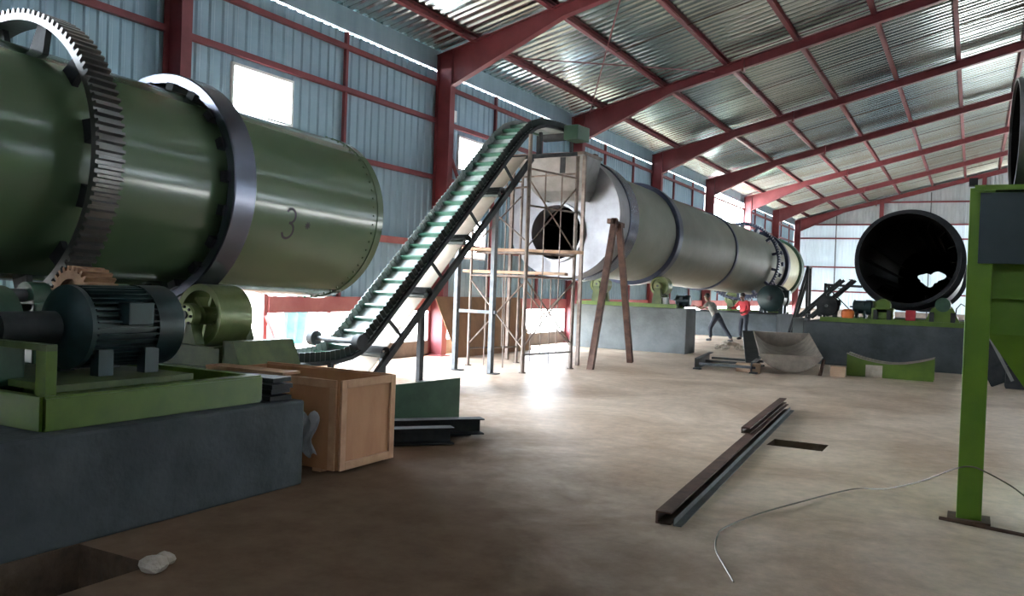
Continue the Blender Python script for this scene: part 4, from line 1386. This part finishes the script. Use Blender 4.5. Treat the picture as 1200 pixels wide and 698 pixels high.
MB().lathe([(.42, .02), (.43, .02), (.43, 1.28), (.42, 1.28)], (.235, 7.86, 2.99), axc, 48).build('shade_sleeve', 'inner_shade', cy4, smooth=True)  # sleeve carrying the painted shade of the cylinder mouth
MB().lathe([(1e-3, 1.2), (.42, 1.2), (.42, 1.22), (1e-3, 1.22)], (.235, 7.86, 2.99), axc, 32, closed=False).build('back_plate', 'inner_shade', cy4)

# wire on the floor, loose rod at the post
pts = [(-1.14, 4.9, .01), (-1.28, 5.2, .01), (-1.39, 5.45, .01), (-1.46, 5.75, .01), (-1.47, 6.0, .012), (-1.36, 6.5, .012), (-1.16, 7.03, .02), (-.85, 7.85, .015), (-.58, 7.68, .09), (-.30, 7.48, .23), (-.07, 7.30, .39), (.04, 7.30, .42), (.14, 7.30, .39), (.30, 7.38, .30), (.6, 7.6, .10), (1.2, 8.0, .01)]
def smooth_path(p, k=6):
    out = []
    p = [Vector(a) for a in p]
    for i in range(len(p) - 1):
        a, b, c, d = p[max(0, i - 1)], p[i], p[i + 1], p[min(len(p) - 1, i + 2)]
        for j in range(k):
            t = j / k
            out.append(.5 * ((2 * b) + (c - a) * t + (2 * a - 5 * b + 4 * c - d) * t * t + (3 * b - a - 3 * c + d) * t ** 3))
    out.append(p[-1])
    return out
tag(MB().path(smooth_path(pts), .006).build('loose_wire', 'wire'), 'thin loose wire curling over the floor and around the green post', 'wire')
tag(MB().tube((-.16, 7.22, .02), (.75, 6.95, .02), .014).build('steel_rod', 'rust_steel'), 'rusty rod on the floor at the foot of the green post', 'rod')

# ================================================================== workers
def skin_mesh(name, verts, edges, radii, m, parent, root=0, sub=2):
    me = bpy.data.meshes.new(name)
    me.from_pydata([Vector(v) for v in verts], edges, [])
    me.materials.append(MAT[m])
    o = bpy.data.objects.new(name, me)
    COL.objects.link(o)
    sk = o.modifiers.new('skin', 'SKIN')
    sk.use_smooth_shade = True
    for i, r in enumerate(radii):
        sv = me.skin_vertices[0].data[i]
        sv.radius = (r, r) if not isinstance(r, tuple) else r
        sv.use_root = (i == root)
    s_ = o.modifiers.new('sub', 'SUBSURF')
    s_.levels = s_.render_levels = sub
    if parent is not None:
        o.parent = parent
    return o


def worker(label, loc, rz, J, shirt, sleeve):
    """J: joint positions in the figure's own frame (facing +Y), metres"""
    t = thing('person', loc, label, 'person')
    t.rotation_euler = (0, 0, rz)
    names, V, E_, RD_ = {}, [], [], []
    def v(nm, p, r, prev=None):
        names[nm] = len(V)
        V.append(p); RD_.append(r)
        if prev is not None:
            E_.append((names[prev], names[nm]))
    v('pelvis', J['pelvis'], (.145, .105))
    v('waist', Vector(J['pelvis']).lerp(Vector(J['chest']), .45), (.13, .095), 'pelvis')
    v('chest', J['chest'], (.165, .115), 'waist')
    v('neckb', Vector(J['chest']).lerp(Vector(J['head']), .45), .06, 'chest')
    v('neck', Vector(J['chest']).lerp(Vector(J['head']), .60), .052, 'neckb')
    hd = Vector(J['head'])
    v('jaw', hd + Vector((0, .015, -.05)), (.068, .078), 'neck')
    v('skull', hd + Vector((0, -.005, .06)), (.076, .092), 'jaw')
    v('crown', hd + Vector((0, -.01, .115)), .05, 'skull')
    for s, sx in (('l', -1), ('r', 1)):
        v('sh' + s, J['sh' + s], .062, 'chest')
        v('el' + s, J['el' + s], .045, 'sh' + s)
        v('wr' + s, J['wr' + s], .029, 'el' + s)
        d = (Vector(J['wr' + s]) - Vector(J['el' + s])).normalized()
        side = d.cross(Vector((0, 1, 0)))
        if side.length < .2:
            side = d.cross(Vector((0, 0, 1)))
        side.normalize()
        fw = side.cross(d)
        hb = Vector(J['wr' + s]) + d * .06
        v('pm' + s, hb, (.038, .022), 'wr' + s)
        v('hp' + s, J['hip' + s], .085, 'pelvis')
        v('kn' + s, J['kn' + s], .058, 'hp' + s)
        v('an' + s, J['an' + s], .040, 'kn' + s)
        an = Vector(J['an' + s])
        v('ft' + s, an + Vector((0, .08, -.045)), .04, 'an' + s)
        v('to' + s, an + Vector((0, .17, -.055)), .03, 'ft' + s)
        names['hand' + s] = (hb, d, side, fw)
    body = skin_mesh('body', V, E_, RD_, 'skin', t)
    # five fingers per hand, rooted in the palm
    for s in 'lr':
        hb, d, side, fw = names['hand' + s]
        for k, (off, ln) in enumerate(((-.030, .060), (-.010, .075), (.010, .080), (.028, .072))):
            p0 = hb + side * off
            p1 = hb + side * off * 1.15 + d * (.03 + ln * .5) + fw * .006
            p2 = p1 + d * ln * .42 + fw * .028
            skin_mesh('finger', [p0, p1, p2], [(0, 1), (1, 2)], [.010, .009, .007], 'skin', body, sub=1)
        p0 = hb - d * .02 + side * .03
        skin_mesh('thumb', [p0, p0 + side * .03 + d * .025, p0 + side * .04 + d * .06 + fw * .012], [(0, 1), (1, 2)], [.012, .011, .008], 'skin', body, sub=1)
    # face
    def ball(nm, c, r, m, sc=(1, 1, 1)):
        bm = bmesh.new(); bmesh.ops.create_uvsphere(bm, u_segments=12, v_segments=8, radius=r)
        for vv in bm.verts:
            vv.co = Vector((vv.co.x * sc[0], vv.co.y * sc[1], vv.co.z * sc[2])) + Vector(c)
        me = bpy.data.meshes.new(nm); bm.to_mesh(me); bm.free()
        me.materials.append(MAT[m]); me.polygons.foreach_set('use_smooth', [True] * len(me.polygons))
        o = bpy.data.objects.new(nm, me); COL.objects.link(o); o.parent = body
        return o
    for sx in (-1, 1):
        ball('eye', hd + Vector((sx * .03, .082, .035)), .012, 'white_paint')
        ball('ear', hd + Vector((sx * .078, 0, .02)), .028, 'skin', (.4, .7, 1))
    ball('nose', hd + Vector((0, .098, .005)), .017, 'skin', (.8, 1, 1.4))
    ball('mouth', hd + Vector((0, .085, -.042)), .024, 'shirt_red', (1, .4, .25))
    ball('hair', hd + Vector((0, -.018, .075)), .096, 'hair', (.92, 1.05, .95))
    # clothes over the body
    g = lambda nm: V[names[nm]]
    sv, se, sr = [Vector(g('pelvis')) + Vector((0, 0, -.07)), g('waist'), g('chest'), Vector(g('chest')).lerp(Vector(g('neckb')), .55)], [(0, 1), (1, 2), (2, 3)], [(.185, .145), (.165, .13), (.185, .135), .085]
    for s in 'lr':
        b = len(sv)
        e = Vector(g('el' + s))
        sv += [g('sh' + s), Vector(g('sh' + s)).lerp(e, .97 if sleeve else .62)]
        sr += [.082, .066]
        se += [(2, b), (b, b + 1)]
        if sleeve:
            sv.append(e.lerp(Vector(g('wr' + s)), .85)); sr.append(.046); se.append((b + 1, b + 2))
    skin_mesh('shirt', sv, se, sr, shirt, t)
    tv, te, tr_ = [Vector(g('pelvis')).lerp(Vector(g('waist')), .8), g('pelvis')], [(0, 1)], [(.155, .118), (.16, .12)]
    for s in 'lr':
        b = len(tv)
        tv += [g('hp' + s), g('kn' + s), Vector(g('kn' + s)).lerp(Vector(g('an' + s)), .93)]
        tr_ += [.105, .076, .062]
        te += [(1, b), (b, b + 1), (b + 1, b + 2)]
    skin_mesh('trousers', tv, te, tr_, 'trousers_navy', t)
    for s in 'lr':
        an = Vector(g('an' + s))
        skin_mesh('shoe', [an + Vector((0, -.03, -.035)), an + Vector((0, .08, -.045)), an + Vector((0, .18, -.052))], [(0, 1), (1, 2)], [.05, .047, .038], 'black_steel', t)
    return t


# leaning to the left, pushing: faces -X
worker('worker in a grey shirt and dark trousers leaning forward under the grey drum', (-7.75, 29.4, 0), R(75), dict(
    pelvis=(0, .02, .86), chest=(0, .28, 1.22), head=(0, .46, 1.50), shl=(-.19, .30, 1.28), shr=(.19, .30, 1.28), ell=(-.24, .52, 1.10), elr=(.24, .50, 1.08),
    wrl=(-.20, .74, 1.16), wrr=(.20, .72, 1.14), hipl=(-.10, .02, .82), hipr=(.10, .0, .82), knl=(-.11, .22, .46), knr=(.11, -.22, .47), anl=(-.11, .18, .09), anr=(.11, -.52, .09)), 'shirt_grey', False)
worker('worker in a red shirt and dark trousers standing beside the dark pier', (-7.30, 31.4, 0), R(150), dict(
    pelvis=(0, 0, .90), chest=(0, .05, 1.28), head=(.02, .12, 1.56), shl=(-.20, .05, 1.36), shr=(.20, .05, 1.36), ell=(-.34, .10, 1.10), elr=(.36, .16, 1.14),
    wrl=(-.26, .32, 1.02), wrr=(.30, .40, 1.16), hipl=(-.10, 0, .86), hipr=(.10, 0, .86), knl=(-.12, .06, .47), knr=(.15, .03, .47), anl=(-.13, -.02, .09), anr=(.19, -.04, .09)), 'shirt_red', True)
